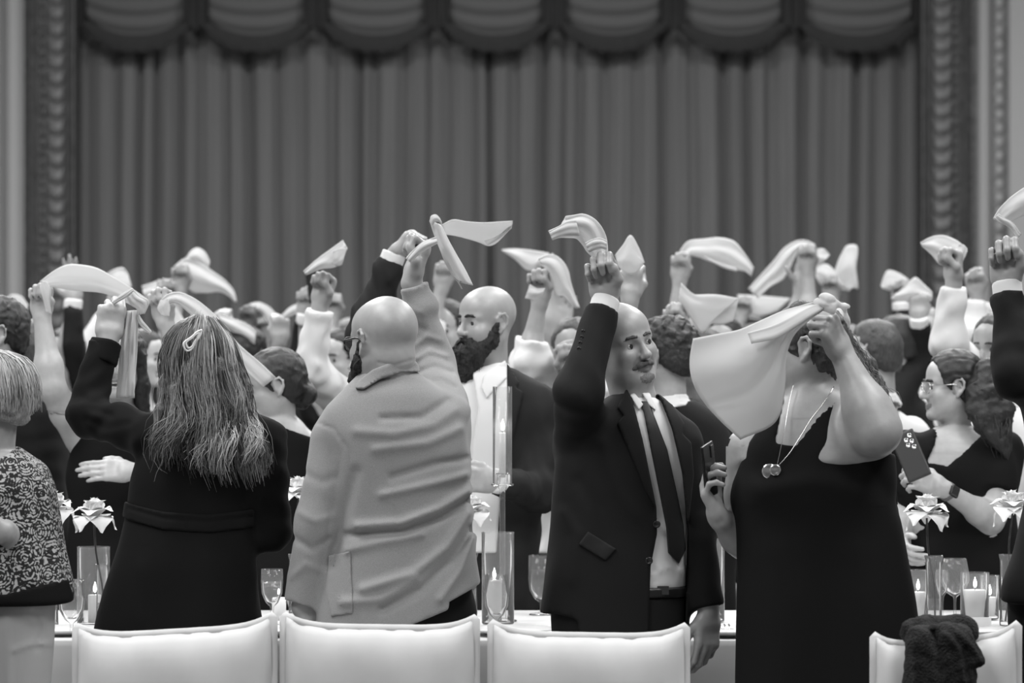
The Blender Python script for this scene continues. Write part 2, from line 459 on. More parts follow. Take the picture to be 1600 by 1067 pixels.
class Human:
    """collects the skin of one person: head, neck, arms, hands, torso, legs as one surface"""
    def __init__(self, label, base, group_=None):
        self.root = empty('person', (base[0], base[1], 0.0), label, 'person', group_)
        self.prims = []; self.boxes = []; self.feats = []
    def head(self, c, yaw, pitch=0, roll=0, s=1.0, res=0.004, neck=None, nr=0.056, box=True, **kw):
        self.hc = np.asarray(c, float); self.R = frame(yaw, pitch, roll); self.hs = s; self.hkw = kw; self.hres = res
        self.hl = head_local(**kw)
        self.prims.append(local(self.hl, self.hc, self.R, s, k=.03, mirror=True))
        if neck is not None:
            self.prims.append(capsule(self.h(0, -.020, -.050), neck, nr, nr * 1.08, k=.035))
        lo = self.hc - .165 * s; hi = self.hc + .165 * s; lo[2] = self.hc[2] - .20 * s
        if box: self.boxes.append((lo, hi, res))
    def h(self, x, y, z):
        return self.hc + self.R @ (np.array([x, y, z]) * self.hs)
    def arm(self, sh, el, wr, r=(.058, .048, .041, .043, .027), k=.03):
        a, b = sh + (el - sh) * .5, el + (wr - el) * .28
        self.prims += chain([sh, a, el], [r[0], r[1], r[2]], k) + chain([el, b, wr], [r[2], r[3], r[4]], k)
    def hand(self, wr, d, thumb, side, pose='fist', s=1.0, res=0.004, box=True, ext=None):
        pr, lo, hi = hand_prims(wr, d, thumb, side, pose, s)
        self.prims += pr
        if ext is not None: lo = np.minimum(lo, ext - .06); hi = np.maximum(hi, ext + .06)
        if box: self.boxes.append((lo - .02, hi + .02, res))
    def legs(self, cx, cy, hipz, yaw=0, r=.08, stance=.11, lz=0.0):
        R = frame(yaw)
        for s in (-1, 1):
            hip = V(cx, cy, hipz) + R[:, 0] * s * stance * .8
            kn = V(hip[0], hip[1], hipz * .54) + R[:, 1] * .01; an = V(hip[0], hip[1], .09)
            self.prims += [capsule(hip, kn, r, r * .68, k=.03), capsule(kn, an, r * .66, r * .45, k=.03),
                           capsule(an - V(0, 0, .045), an + R[:, 1] * .15 - V(0, 0, .06), .036, .028, k=.02)]
    def finish(self, m, coarse=.030):
        self.body = sdf_body('body', self.prims, coarse, self.boxes, m, self.root)
        return self.body
    def eyes(self, look=(0, 0), lid=True, parent=None):
        for s in (-1, 1):
            c = self.h(s * .032, .0665, -.003)
            d = self.R @ unit(V(look[0], 1, look[1])); u, w = ball_frame(d)
            r = .0146 * self.hs
            v, f, rings = uv_ball(c, r, d, 14, 10)
            o = mesh_np('eye', v, f, M['eye_white'], self.root)
            o.data.materials.append(M['iris'])
            for p in o.data.polygons:
                q = np.mean([v[i] for i in p.vertices], 0) - c
                if q @ d / (np.linalg.norm(q) + 1e-9) > math.cos(.58): p.material_index = 1
    def brows(self, m, thick=.0042, lift=0.0):
        for s in (-1, 1):
            pts = [(.011, .0900, .0195 + lift), (.024, .0895, .0225 + lift), (.038, .081, .021 + lift), (.050, .068, .014)]
            pr = chain([self.h(s * a, b + .001, c) for a, b, c in pts], [thick, thick * 1.1, thick, thick * .4], k=.003) + [wob(3, 900, .0012)]
            sdf_part('eyebrow', pr, max(.0025, self.hres * .5), m, self.root)
    def teeth(self):
        pr = chain([self.h(x, y, z) for x, y, z in ((-.019, .074, -.0695), (0, .0815, -.0700), (.019, .074, -.0695))], [.0045] * 3, k=.003)
        sdf_part('teeth', pr, .003, M['teeth'], self.root)
    def lips(self, m):
        """gives the lip area of the body its own, darker material"""
        me = self.body.data; me.materials.append(m)
        n = len(me.polygons); cen = np.zeros(n * 3, np.float32); me.polygons.foreach_get('center', cen)
        q = ((cen.reshape(-1, 3) + np.array(self.root.location)) - self.hc) @ self.R / self.hs
        x, y, z = np.abs(q[:, 0]), q[:, 1], q[:, 2]
        w = .027; sel = (y > .07) & (x < w) & (z < -.0615 + .0035 * (x / w)) & (z > -.083 + .010 * (x / w)**2)
        idx = np.zeros(n, np.int32); idx[sel] = 1
        me.polygons.foreach_set('material_index', idx)
def ball_frame(d):
    d = unit(d); a = V(0, 0, 1) if abs(d[2]) < .9 else V(1, 0, 0)
    u = unit(np.cross(a, d)); return u, np.cross(d, u)
def uv_ball(c, r, d, nu, nv):
    u, w = ball_frame(d); v = [c + d * r]; f = []
    for j in range(1, nv):
        th = math.pi * j / nv
        for i in range(nu):
            ph = 2 * math.pi * i / nu
            v.append(c + r * (math.cos(th) * d + math.sin(th) * (math.cos(ph) * u + math.sin(ph) * w)))
    v.append(c - d * r)
    for i in range(nu): f.append((0, 1 + i, 1 + (i + 1) % nu))
    for j in range(nv - 2):
        for i in range(nu):
            a = 1 + j * nu; f.append((a + i, a + nu + i, a + nu + (i + 1) % nu, a + (i + 1) % nu))
    a = 1 + (nv - 2) * nu
    for i in range(nu): f.append((a + i, len(v) - 1, a + (i + 1) % nu))
    return np.array(v), f, None
POSES = {  # per finger (index..little): bend at knuckle, middle, end joint; thumb points in the hand frame
    'fist': ([(72, 98, 62), (78, 100, 62), (80, 100, 62), (82, 98, 60)], [(.024, .006, .020), (.042, .020, .046), (.032, .040, .070), (.010, .046, .080)]),
    'grip': ([(55, 92, 50), (62, 92, 50), (68, 92, 52), (74, 92, 52)], [(.024, .006, .020), (.044, .022, .048), (.040, .036, .078), (.026, .040, .100)]),
    'pinch': ([(48, 62, 30), (62, 80, 40), (72, 88, 46), (80, 90, 50)], [(.024, .006, .020), (.040, .024, .052), (.034, .042, .084), (.026, .052, .108)]),
    'relaxed': ([(18, 28, 15), (24, 34, 18), (30, 38, 20), (34, 40, 20)], [(.024, .006, .020), (.046, .014, .042), (.056, .022, .070), (.058, .030, .094)]),
    'flat': ([(6, 10, 6), (8, 12, 6), (10, 12, 6), (12, 14, 8)], [(.024, .006, .020), (.046, .010, .042), (.052, .012, .068), (.052, .014, .092)]),
    'phone': ([(30, 48, 30), (36, 54, 32), (40, 56, 34), (44, 56, 34)], [(.024, .006, .020), (.048, .016, .046), (.056, .030, .074), (.054, .044, .098)]),
    'point': ([(8, 14, 8), (70, 96, 60), (78, 98, 60), (80, 96, 60)], [(.024, .006, .020), (.042, .020, .046), (.032, .040, .066), (.012, .046, .074)]),
    'open': ([(4, 18, 10), (2, 14, 8), (6, 18, 10), (10, 24, 12)], [(.024, .006, .020), (.052, .010, .036), (.074, .012, .058), (.088, .014, .078)]),
}
def hand_prims(wr, d, thumb, side, pose, s=1.0):
    z = unit(d); x = np.asarray(thumb, float); x = unit(x - (x @ z) * z)
    y = np.cross(z, x) * (-1 if side == 'R' else 1)
    R = np.stack([x, y, z], 1); wr = np.asarray(wr, float)
    def W(q): return wr + R @ (np.asarray(q, float) * s)
    curls, th = POSES[pose]
    pr = [rbox(W((.001, .001, .050)), V(.041, .0145, .046) * s, R, rad=.014 * s, k=.014),
          ellipsoid(W((.020, .010, .034)), V(.017, .014, .030) * s, R, k=.012),
          ellipsoid(W((-.026, .009, .036)), V(.013, .012, .030) * s, R, k=.012),
          capsule(W((.008, 0, -.012)), W((.012, 0, .02)), .0215 * s, .022 * s, k=.016), capsule(W((-.008, 0, -.012)), W((-.012, 0, .02)), .0215 * s, .022 * s, k=.016)]
    roots = [(.031, 0, .090), (.0105, -.001, .096), (-.010, 0, .093), (-.0295, .001, .083)]
    lens = [(.043, .026, .022), (.047, .030, .023), (.043, .028, .022), (.034, .021, .020)]
    rad = [.0098, .0100, .0096, .0086]
    allp = [W((0, 0, 0))]
    for i in range(4):
        q = np.array(roots[i]); ang = 0; pts = [W(q)]
        fan = {'open': (.10, .03, -.05, -.13), 'flat': (.0, 0, 0, 0)}.get(pose, (.02, 0, -.01, -.03))[i]
        for a, l in zip(curls[i], lens[i]):
            ang += math.radians(a)
            q = q + l * np.array([fan, math.sin(ang), math.cos(ang)]); pts.append(W(q))
        r = rad[i] * s
        pr += chain(pts, [r * 1.06, r, r * .95, r * .82], k=.0035)
        pr.append(capsule(W(np.array(roots[i]) - (0, .002, .012)), pts[0], r * 1.1, r * 1.05, k=.008))
        allp += pts
    tp = [W(q) for q in th]
    pr += chain(tp, [.0165 * s, .0135 * s, .0112 * s, .0095 * s], k=.006)
    allp += tp
    a = np.array(allp); return pr, a.min(0) - .03 * s, a.max(0) + .03 * s
def sleeve(pts, rs, k=.03, wr=None, amp=.004, freq=60, seed=1, cut=0.0, extra=()):
    """tapered sleeve, cut square at its last point, with soft irregular creases"""
    pr = chain(pts, rs, k) + [wob(seed, freq, amp)] + list(extra)
    n = unit(pts[-1] - pts[-2])
    pr.append(halfspace(pts[-1] + n * cut, n, k=.003))
    return group(pr, k=k)
def cuff(el, wr, r0, r1, a=-.02, b=.03):
    """shirt cuff: a short flat-ended tube round the wrist between offsets a and b along the forearm"""
    n = unit(wr - el)
    return [group([capsule(wr + n * (a - .03), wr + n * (b + .03), r0, r1, k=.001), halfspace(wr + n * b, n, k=.003), halfspace(wr + n * a, -n, k=.003)], k=.002)]
# ------------------------------------------------------------------ hair strands
def resample(pts, n):
    pts = np.asarray(pts, float); s = np.concatenate([[0], np.cumsum(np.linalg.norm(np.diff(pts, axis=0), axis=1))])
    t = np.linspace(0, s[-1], n)
    return np.stack([spline1(s, pts[:, j], t) for j in range(pts.shape[1])], 1)
def strands(name, guides, count, spread, rad, m, parent, seg=14, shade=(.2, .5), wave=0.0, wfreq=9.0, seed=1, sides=4, taper=.35, streak=0.5, frizz=0.0):
    """tubes of hair interpolated between neighbouring guide curves; every strand has its own grey"""
    rs = np.random.RandomState(seed)
    G = [resample(g, seg) for g in guides]; nG = len(G)
    vs, qs, cols = [], [], []; base = 0
    for i in range(count):
        t = rs.uniform(0, nG - 1.0001) if nG > 1 else 0
        a = int(t); f = t - a
        c = G[a] * (1 - f) + (G[a + 1] if nG > 1 else 0) * f if nG > 1 else G[0].copy()
        L = np.linspace(0, 1, seg)[:, None]
        o = rs.normal(size=3) * spread
        ph = rs.uniform(0, 6.28, 3) if frizz else np.array([0.3, 1.9, 4.0]) + t * .55 + rs.normal(size=3) * .5
        am = wave * (.6 + .8 * rs.rand()) * L**1.3
        c = c + o * (.35 + .65 * L) + am * np.sin(L * wfreq + ph) + frizz * rs.normal(size=3) * L**1.5
        cut = int(seg * rs.uniform(.8, 1.0)); cut = max(cut, 4); c = c[:cut]
        tg = np.gradient(c, axis=0); tg /= np.linalg.norm(tg, axis=1)[:, None] + 1e-9
        ref = np.cross(tg, V(.3, .8, .5)); ref /= np.linalg.norm(ref, axis=1)[:, None] + 1e-9
        bi = np.cross(tg, ref)
        r = rad * rs.uniform(.7, 1.3) * np.concatenate([np.ones(cut - 3), np.linspace(1, taper, 3)])[:, None]
        for k in range(sides):
            an = 2 * math.pi * k / sides
            vs.append(c + r * (math.cos(an) * ref + math.sin(an) * bi))
        st = .5 + .5 * math.sin(t * 3.1 + seed) * streak + rs.normal() * .22
        g = shade[0] + (shade[1] - shade[0]) * min(max(st, 0), 1)
        cols.append(np.full(cut * sides, g))
        j = np.arange(cut - 1)
        for k in range(sides):
            k2 = (k + 1) % sides
            qs.append(base + np.stack([k * cut + j, k * cut + j + 1, k2 * cut + j + 1, k2 * cut + j], 1))
        base += cut * sides
    o = mesh_np(name, np.concatenate(vs), np.concatenate(qs), m, parent)
    ca = o.data.color_attributes.new('shade', 'FLOAT_COLOR', 'POINT')
    c = np.concatenate(cols); ca.data.foreach_set('color', np.stack([c, c, c, np.ones(len(c))], 1).astype(np.float32).ravel())
    return o
def hair_cap(H, lift=.008, hairline=None, noise=(), k=.006, ears=True):
    """hair-covered part of the skull: a raised layer cut off at the hairline (planes in head coordinates)"""
    pr = [ellipsoid((0, -.018, .035), (.0765 + lift, .097 + lift, .086 + lift), k=.02),
          ellipsoid((0, -.045, -.025), (.062 + lift, .062 + lift, .070), k=.03)]
    for o, n in (hairline or []):
        pr.append(halfspace(o, n, k=.012))
    if ears:    # hair is tucked behind the ears
        pr += [ellipsoid((sx * .088, -.002, -.006), (.026, .024, .036), k=.006, op='s') for sx in (-1, 1)]
    return [local(pr, H.hc, H.R, H.hs, k=.0)] + list(noise)
M = {}
M['skin'] = mat('skin', .34, .42, bump=(220, .10, .002), var=(40, .06, (1, 1, 1)), sss=.12)
M['skin_pale'] = mat('skin_pale', .41, .42, bump=(220, .10, .002), var=(40, .06, (1, 1, 1)), sss=.12)
M['skin_dark'] = mat('skin_dark', .15, .45, bump=(220, .10, .002), var=(40, .06, (1, 1, 1)), sss=.12)
M['lips'] = mat('lips', .17, .4, sss=.1)
M['eye_white'] = mat('eye_white', .42, .15)
M['iris'] = mat('iris', .03, .1)
M['teeth'] = mat('teeth', .7, .2)
M['black'] = mat('black_cloth', .0060, .85, bump=(700, .15, .001), spec=.15)
M['suit'] = mat('suit_wool', .0095, .8, bump=(800, .15, .001), spec=.18)
M['suit_mid'] = mat('suit_charcoal', .015, .8, bump=(800, .15, .001), spec=.18)
M['grey_jacket'] = mat('grey_jacket_wool', .26, .9, bump=(900, .25, .001), var=(500, .16, (1, 1, 1)), spec=.2, sheen=.2)
M['shirt'] = mat('white_shirt', .66, .75, bump=(900, .1, .001), spec=.25)
M['shirt_grey'] = mat('grey_shirt', .30, .8, bump=(900, .1, .001), spec=.25)
M['napkin'] = mat('white_napkin', .66, .9, bump=(700, .06, .001), spec=.3)
def translucent(m, g, w):
    nt = m.node_tree; out = nt.nodes['Material Output']; b = nt.nodes['Principled BSDF']
    t = nt.nodes.new('ShaderNodeBsdfTranslucent'); t.inputs['Color'].default_value = (g, g, g, 1)
    x = nt.nodes.new('ShaderNodeMixShader'); x.inputs[0].default_value = w
    nt.links.new(b.outputs[0], x.inputs[1]); nt.links.new(t.outputs[0], x.inputs[2]); nt.links.new(x.outputs[0], out.inputs['Surface'])
translucent(M['napkin'], .8, .42)
M['tie'] = mat('black_tie', .010, .5, spec=.4)
M['belt'] = mat('black_leather', .008, .4)
M['metal'] = mat('silver', .7, .2, metal=1)
M['dark_metal'] = mat('dark_metal', .06, .3, metal=.6)
M['hair'] = mat('hair_strands', .2, .45, attr='shade', spec=.5)
M['hair_dark'] = mat('dark_hair', .010, .45, var=(300, .6, (1, 1, .15)), bump=(400, .5, .004))
M['hair_mid'] = mat('brown_hair', .05, .5, var=(300, .5, (1, 1, .15)), bump=(400, .5, .004))
M['hair_light'] = mat('light_hair', .14, .5, var=(300, .4, (1, 1, .15)), bump=(400, .5, .004))
M['hair_grey'] = mat('grey_hair', .30, .5, var=(300, .4, (1, 1, .15)), bump=(400, .5, .004))
M['beard'] = mat('beard_hair', .022, .65, var=(260, .6, (1, 1, .3)), bump=(500, .8, .004), spec=.3)
M['stubble'] = mat('stubble_hair', .20, .7, var=(500, .5, (1, 1, 1)), bump=(900, .8, .003))
M['plastic_black'] = mat('black_plastic', .012, .3)
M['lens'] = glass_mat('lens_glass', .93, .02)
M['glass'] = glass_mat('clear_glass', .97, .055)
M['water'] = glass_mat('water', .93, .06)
# ------------------------------------------------------------------ the ballroom shell
M['curtain'] = mat('stage_curtain', .135, .85, bump=(60, .12, .01), var=(3, .08, (6, 1, .3)), spec=.15, sheen=.15)
M['swag'] = mat('swag_cloth', .11, .85, bump=(60, .1, .01), spec=.15)
M['fringe'] = mat('fringe_thread', .026, .9, var=(160, .4, (1, 1, .04)))
M['wall'] = mat('painted_wall', .36, .7, bump=(8, .05, .01))
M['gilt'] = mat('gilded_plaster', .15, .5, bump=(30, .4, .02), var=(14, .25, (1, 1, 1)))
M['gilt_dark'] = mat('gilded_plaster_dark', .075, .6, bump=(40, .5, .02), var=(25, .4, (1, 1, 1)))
M['floor'] = mat('dark_carpet', .05, .95, bump=(300, .4, .01), var=(5, .2, (1, 1, 1)))
M['ceiling'] = mat('ceiling_plaster', .55, .8)
def box_v(x0, x1, y0, y1, z0, z1):
    v = [(x0, y0, z0), (x1, y0, z0), (x1, y1, z0), (x0, y1, z0), (x0, y0, z1), (x1, y0, z1), (x1, y1, z1), (x0, y1, z1)]
    f = [(0, 3, 2, 1), (4, 5, 6, 7), (0, 1, 5, 4), (1, 2, 6, 5), (2, 3, 7, 6), (3, 0, 4, 7)]
    return v, f
def box(name, x0, x1, y0, y1, z0, z1, m, parent=None, kind=None, bevel=0.0):
    v, f = box_v(x0, x1, y0, y1, z0, z1)
    if parent is not None: o = mesh_np(name, v, f, m, parent, smooth=False)
    else: o = mesh_np(name, v, f, m, origin=((x0 + x1) / 2, (y0 + y1) / 2, z0), smooth=False)
    if bevel:
        b = o.modifiers.new('bevel', 'BEVEL'); b.width = bevel; b.segments = 2
    if kind: o['kind'] = kind
    return o
RX, RY0, RY1 = 8.0, -3.0, 29.2
box('floor', -RX, RX, RY0, RY1, -.1, 0, M['floor'], kind='structure')
box('ceiling', -RX, RX, RY0, RY1, CEIL, CEIL + .1, M['ceiling'], kind='structure')
box('wall_left', -RX - .1, -RX, RY0, RY1, 0, CEIL, M['wall'], kind='structure')
box('wall_right', RX, RX + .1, RY0, RY1, 0, CEIL, M['wall'], kind='structure')
box('wall_front', -RX, RX, RY0 - .1, RY0, 0, CEIL, M['wall'], kind='structure')
YW = 28.3   # plane of the stage opening
def wx(px, Y): return (px - 800) / FPX * Y
XL, XR = wx(119, YW), wx(1438, YW)
wl = box('wall_back', -RX, wx(40, YW), YW, YW + .3, 0, CEIL, M['wall'], kind='structure')
wr_ = box('wall_back', wx(1526, YW), RX, YW, YW + .3, 0, CEIL, M['wall'], kind='structure')
box('wall_back', wx(40, YW), wx(1526, YW), YW, YW + .3, 5.1, CEIL, M['wall'], kind='structure')
box('wall_back', -RX, RX, YW + .85, YW + .9, 0, CEIL, M['fringe'], kind='structure')

# -- stage curtain: irregular box pleats (valley positions read along its width)
val = [119, 141, 180, 218, 241, 279, 305, 352, 388, 436, 470, 522, 566, 584, 631, 668, 700, 741, 763, 805, 851, 880, 905, 945, 990, 1033, 1080, 1134, 1168, 1205, 1258, 1293, 1340, 1366, 1405, 1440]
deep = {218, 241, 279, 388, 566, 763, 851, 1033, 1134, 1168, 1258, 1340, 1405}
def curtain(name, vl, Y, z0, z1, label):
    xs, ds = [], []
    for a, b in zip(vl[:-1], vl[1:]):
        w = b - a; n = 12
        for i in range(n):
            u = i / n
            e = min(u, 1 - u) * 2
            dv = (.16 if a in deep else .07) if u < .5 else (.16 if b in deep else .07)
            xs.append(wx(a + w * u, Y)); ds.append(dv * (1 - min(1, e * 1.7)**.55) - .05 * math.sin(math.pi * u) * min(1, w / 40) + .012 * math.sin(u * 17 + a))
    xs.append(wx(vl[-1], Y)); ds.append(.1)
    zs = np.linspace(z0, z1, 24); v, q = [], []
    n = len(xs)
    for j, z in enumerate(zs):
        t = (z - z0) / (z1 - z0)
        for i in range(n):
            v.append((xs[i] + .010 * math.sin(z * 1.3 + i * .05), Y + ds[i] * (1.0 - .25 * t) + .01 * math.sin(z * 2 + xs[i] * 3), z))
    v = np.array(v); m = len(v)
    v = np.concatenate([v, v + V(0, .012, 0)])
    for j in range(len(zs) - 1):
        for i in range(n - 1):
            a = j * n + i; q.append((a, a + 1, a + n + 1, a + n)); q.append((m + a, m + a + n, m + a + n + 1, m + a + 1))
    o = mesh_np(name, v, np.array(q), M['curtain'], origin=(float(np.mean(xs)), Y, z0))
    return tag(o, label, 'curtain')
curtain('stage_curtain', [v for v in val if v <= 763], YW + .45, .02, 5.2, 'tall pleated grey stage curtain hanging beside the carved frame behind the long-haired woman')
curtain('stage_curtain', [v + (4 if v == 763 else 0) for v in val if v >= 763], YW + .45, .02, 5.2, 'tall pleated grey stage curtain hanging behind the woman with the ponytail')
# -- valance: seven draped swags with dark fringes
vr = empty('valance', (0, YW + .25, 3.9), 'scalloped grey valance of draped swags with dark fringe along the top of the stage', 'valance')
cus = [122, 308, 495, 683, 866, 1050, 1238, 1437]
Yv = YW + .22
def swag(a, b):
    xa, xb = wx(a + 6, Yv), wx(b - 6, Yv); n, mrow = 30, 34
    zt = 4.95
    v, q = [], []
    for j in range(mrow + 1):
        t = j / mrow
        for i in range(n + 1):
            u = i / n; s = 2 * u - 1
            zb = P(0, 60 - 34 * abs(s)**2.1, Yv)[2]
            ins = .10 * max(0, abs(s) - .55)
            x = xa + (xb - xa) * (.5 + s * .5 * (1 - .10 * t))
            z = zt + (zb - zt) * t
            drop = (1 - s * s)
            y = Yv - .10 * math.sin(math.pi * min(1, t * 1.02)) * (.4 + .6 * drop) - .022 * math.sin(t * 44 - 3.0 * s * s) * (.35 + .65 * drop) - .04
            v.append((x, y, z))
    for j in range(mrow):
        for i in range(n):
            k = j * (n + 1) + i; q.append((k, k + n + 1, k + n + 2, k + 1))
    o = mesh_np('swag', np.array(v), np.array(q), M['swag'], vr)
    # fringe: hangs from the lower edge and runs up both sides as a wide dark border
    v, q = [], []
    nn = 60
    for i in range(nn + 1):
        u = i / nn; s = 2 * u - 1
        x0, x1 = wx(a + 1, Yv), wx(b - 1, Yv)
        zi = P(0, 60 - 36 * abs(s)**2.2, Yv)[2]
        zo = P(0, 84 - 46 * abs(s)**2.4 - 3 * abs(math.sin(u * 23)), Yv)[2]
        xx = x0 + (x1 - x0) * u
        v += [(xx, Yv - .10, zi + .02), (xx, Yv - .11 - .01 * (i % 2), (zi + zo) / 2), (xx, Yv - .085 - .012 * (i % 2), zo)]
    for i in range(nn):
        for j in (0, 1):
            k = i * 3 + j; q.append((k, k + 1, k + 4, k + 3))
    mesh_np('fringe', np.array(v), np.array(q), M['fringe'], vr)
for a, b in zip(cus[:-1], cus[1:]): swag(a, b)
for i, c in enumerate(cus):     # gathered tails between the swags
    w = 20 if 0 < i < len(cus) - 1 else 16
    x0, x1 = wx(c - w, Yv), wx(c + w, Yv); v, q = [], []
    if i == 0: x0 = wx(119, Yv)
    if i == len(cus) - 1: x1 = wx(1437, Yv)
    zt = 4.95
    for j in range(9):
        t = j / 8
        for k in range(17):
            u = k / 16; zb = P(0, 50 - 16 * abs(2 * u - 1), Yv)[2]
            v.append((x0 + (x1 - x0) * u, Yv - .13 - .025 * math.cos(u * 6.28 * 3), zt + (zb - zt) * t))
    for j in range(8):
        for k in range(16):
            a = j * 17 + k; q.append((a, a + 17, a + 18, a + 1))
    mesh_np('tail', np.array(v), np.array(q), M['fringe'], vr)
# -- carved frame on both sides of the opening
def relief(name, x, w, z0, z1, step, m, parent, kind_leaf, Y):
    n = int((z1 - z0) / step); base = None
    for i in range(n):
        z = z0 + (i + .5) * step
        if base is None:
            v, q = [], []
            nu, nv_ = 8, 6
            for a in range(nv_ + 1):
                for b in range(nu + 1):
                    s, t = b / nu * 2 - 1, a / nv_ * 2 - 1
                    h = max(0, (1 - s * s) * (1 - t * t))
                    ang = s * (.45 - .25 * t)
                    v.append((s * w / 2, -.05 * h**.6 - .015 * h * math.cos(s * 9) , (t * .5 + .25 * s * s) * step * .95))
            for a in range(nv_):
                for b in range(nu):
                    k = a * (nu + 1) + b; q.append((k, k + 1, k + nu + 2, k + nu + 1))
            base = mesh_np(name, np.array(v), np.array(q), m, None)
            base.parent = parent; o = base
        else:
            o = base.copy(); COL.objects.link(o); o.parent = parent
        o.location = Vector((x, Y, z)) - parent_world(parent)
def moulding(name, a, b, depth, m, parent, rounds=1):
    x0, x1 = wx(a, YW), wx(b, YW); n = 10 * rounds; v, q = [], []
    for z in (0.0, 5.3):
        for i in range(n + 1):
            u = i / n
            v.append((x0 + (x1 - x0) * u, YW - depth * (.55 + .45 * abs(math.sin(u * math.pi * rounds))), z))
        v.append((x1, YW + .02, z)); v.append((x0, YW + .02, z))
    k = n + 3
    for i in range(k):
        j = (i + 1) % k; q.append((i, j, k + j, k + i))
    return mesh_np(name, np.array(v), np.array(q), m, parent, smooth=False)
def beads(name, px, step, r, parent, m):
    vs, qs, b = [], [], 0; x = wx(px, YW)
    for z in np.arange(1.0, 5.2, step):
        v, f, _ = uv_ball(V(x, YW - .02, z), r, V(0, -1, 0), 6, 4)
        v[:, 2] = z + (v[:, 2] - z) * 1.3
        vs.append(v); qs += [tuple(i + b for i in t) for t in f]; b += len(v)
    o = mesh_np(name, np.concatenate(vs), qs, m, parent); o['kind'] = 'stuff'
    return o
for side, e in (('left', (119, 104, 103, 76, 68, 63, 49, 43, 38)), ('right', (1438, 1453, 1455, 1486, 1491, 1496, 1508, 1514, 1526))):
    fr_ = empty('trim_1' if side == 'left' else 'trim_2', (wx((e[0] + e[-1]) / 2, YW), YW, 0)); fr_['kind'] = 'structure'
    lo_, hi_ = sorted((wx(e[0], YW), wx(e[-1], YW)))
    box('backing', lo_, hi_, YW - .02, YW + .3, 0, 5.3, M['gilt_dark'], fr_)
    moulding('inner_moulding', *sorted((e[0], e[1])), .13, M['gilt'], fr_, 3)
    moulding('carved_band_ground', *sorted((e[2], e[3])), .045, M['gilt'], fr_)
    relief('carved_leaf', wx((e[2] + e[3]) / 2, YW), abs(wx(e[3], YW) - wx(e[2], YW)) * .95, 1.2, 5.2, .128, M['gilt'], fr_, 0, YW - .045)
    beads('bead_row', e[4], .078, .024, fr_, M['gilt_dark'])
    moulding('outer_moulding', *sorted((e[5], e[6])), .10, M['gilt'], fr_, 3)
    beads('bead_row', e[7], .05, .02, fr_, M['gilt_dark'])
# light pilasters beyond the frame
pl = empty('trim_3', (wx(20, YW), YW, 0)); pl['kind'] = 'structure'
moulding('pilaster', 8, 34, .12, M['wall'], pl); moulding('fillet', 0, 5, .05, M['wall'], pl)
pr_ = empty('trim_4', (wx(1560, YW), YW, 0)); pr_['kind'] = 'structure'
moulding('pilaster', 1528, 1547, .09, M['wall'], pr_)
moulding('bead_channel', 1549, 1574, .03, M['gilt'], pr_)
beads('bead_row', 1561, .11, .036, pr_, M['wall'])
moulding('wall_panel', 1576, 1640, .10, M['wall'], pr_)
# ------------------------------------------------------------------ helpers for clothes
Y1, Y2 = 10.1, 11.9
def patch(name, base, poly, Y, inner, outer, m, parent, res=.004, y0=None, y1=None, extra=()):
    """a layer of cloth lying on a modelled surface inside a picture-plane polygon"""
    y0 = Y - .5 if y0 is None else y0; y1 = Y if y1 is None else y1
    pr = [shell(base, inner, outer), pxprism(poly, Y, y0, y1, op='i')] + list(extra)
    w = np.array([P(a, b, Y) for a, b in poly])
    lo = np.array([w[:, 0].min() - .02, y0, w[:, 2].min() - .02]); hi = np.array([w[:, 0].max() + .02, y1, w[:, 2].max() + .02])
    v, q = surf(pr, res, lo, hi)
    return mesh_np(name, v, q, m, parent)
def disc(name, c, nrm, r, h, m, parent, n=16, rim=True):
    u, w = ball_frame(nrm); nrm = unit(nrm); v, f = [], []
    for (rr, hh) in ((r, 0), (r, h), (r * .75, h * 1.2), (r * .6, h * .7), (0.0005, h * .7)):
        for i in range(n):
            a = 2 * math.pi * i / n; v.append(c + nrm * hh + rr * (math.cos(a) * u + math.sin(a) * w))
    for j in range(4):
        for i in range(n):
            k = j * n; f.append((k + i, k + (i + 1) % n, k + n + (i + 1) % n, k + n + i))
    f.append(tuple(range(n))[::-1])
    return mesh_np(name, v, f, m, parent)
def tube(name, pts, r, m, parent, n=6, seg=None, origin=None):
    pts = np.asarray(pts, float)
    if seg: pts = resample(pts, seg)
    rr = np.broadcast_to(np.asarray(r, float), (len(pts),)) if not np.isscalar(r) and len(np.atleast_1d(r)) == len(pts) else np.full(len(pts), float(np.atleast_1d(r)[0]))
    tg = np.gradient(pts, axis=0); tg /= np.linalg.norm(tg, axis=1)[:, None] + 1e-9
    ref = np.cross(tg, V(.31, .2, .93)); bad = np.linalg.norm(ref, axis=1) < .1
    if bad.any(): ref[bad] = np.cross(tg[bad], V(1, 0, 0))
    ref /= np.linalg.norm(ref, axis=1)[:, None]; bi = np.cross(tg, ref)
    v = np.concatenate([pts + rr[:, None] * (math.cos(2 * math.pi * k / n) * ref + math.sin(2 * math.pi * k / n) * bi) for k in range(n)])
    L = len(pts); f = []
    for k in range(n):
        k2 = (k + 1) % n
        for j in range(L - 1): f.append((k * L + j, k2 * L + j, k2 * L + j + 1, k * L + j + 1))
    f.append([k * L for k in range(n)][::-1]); f.append([k * L + L - 1 for k in range(n)])
    return mesh_np(name, v, f, m, parent, origin=origin)
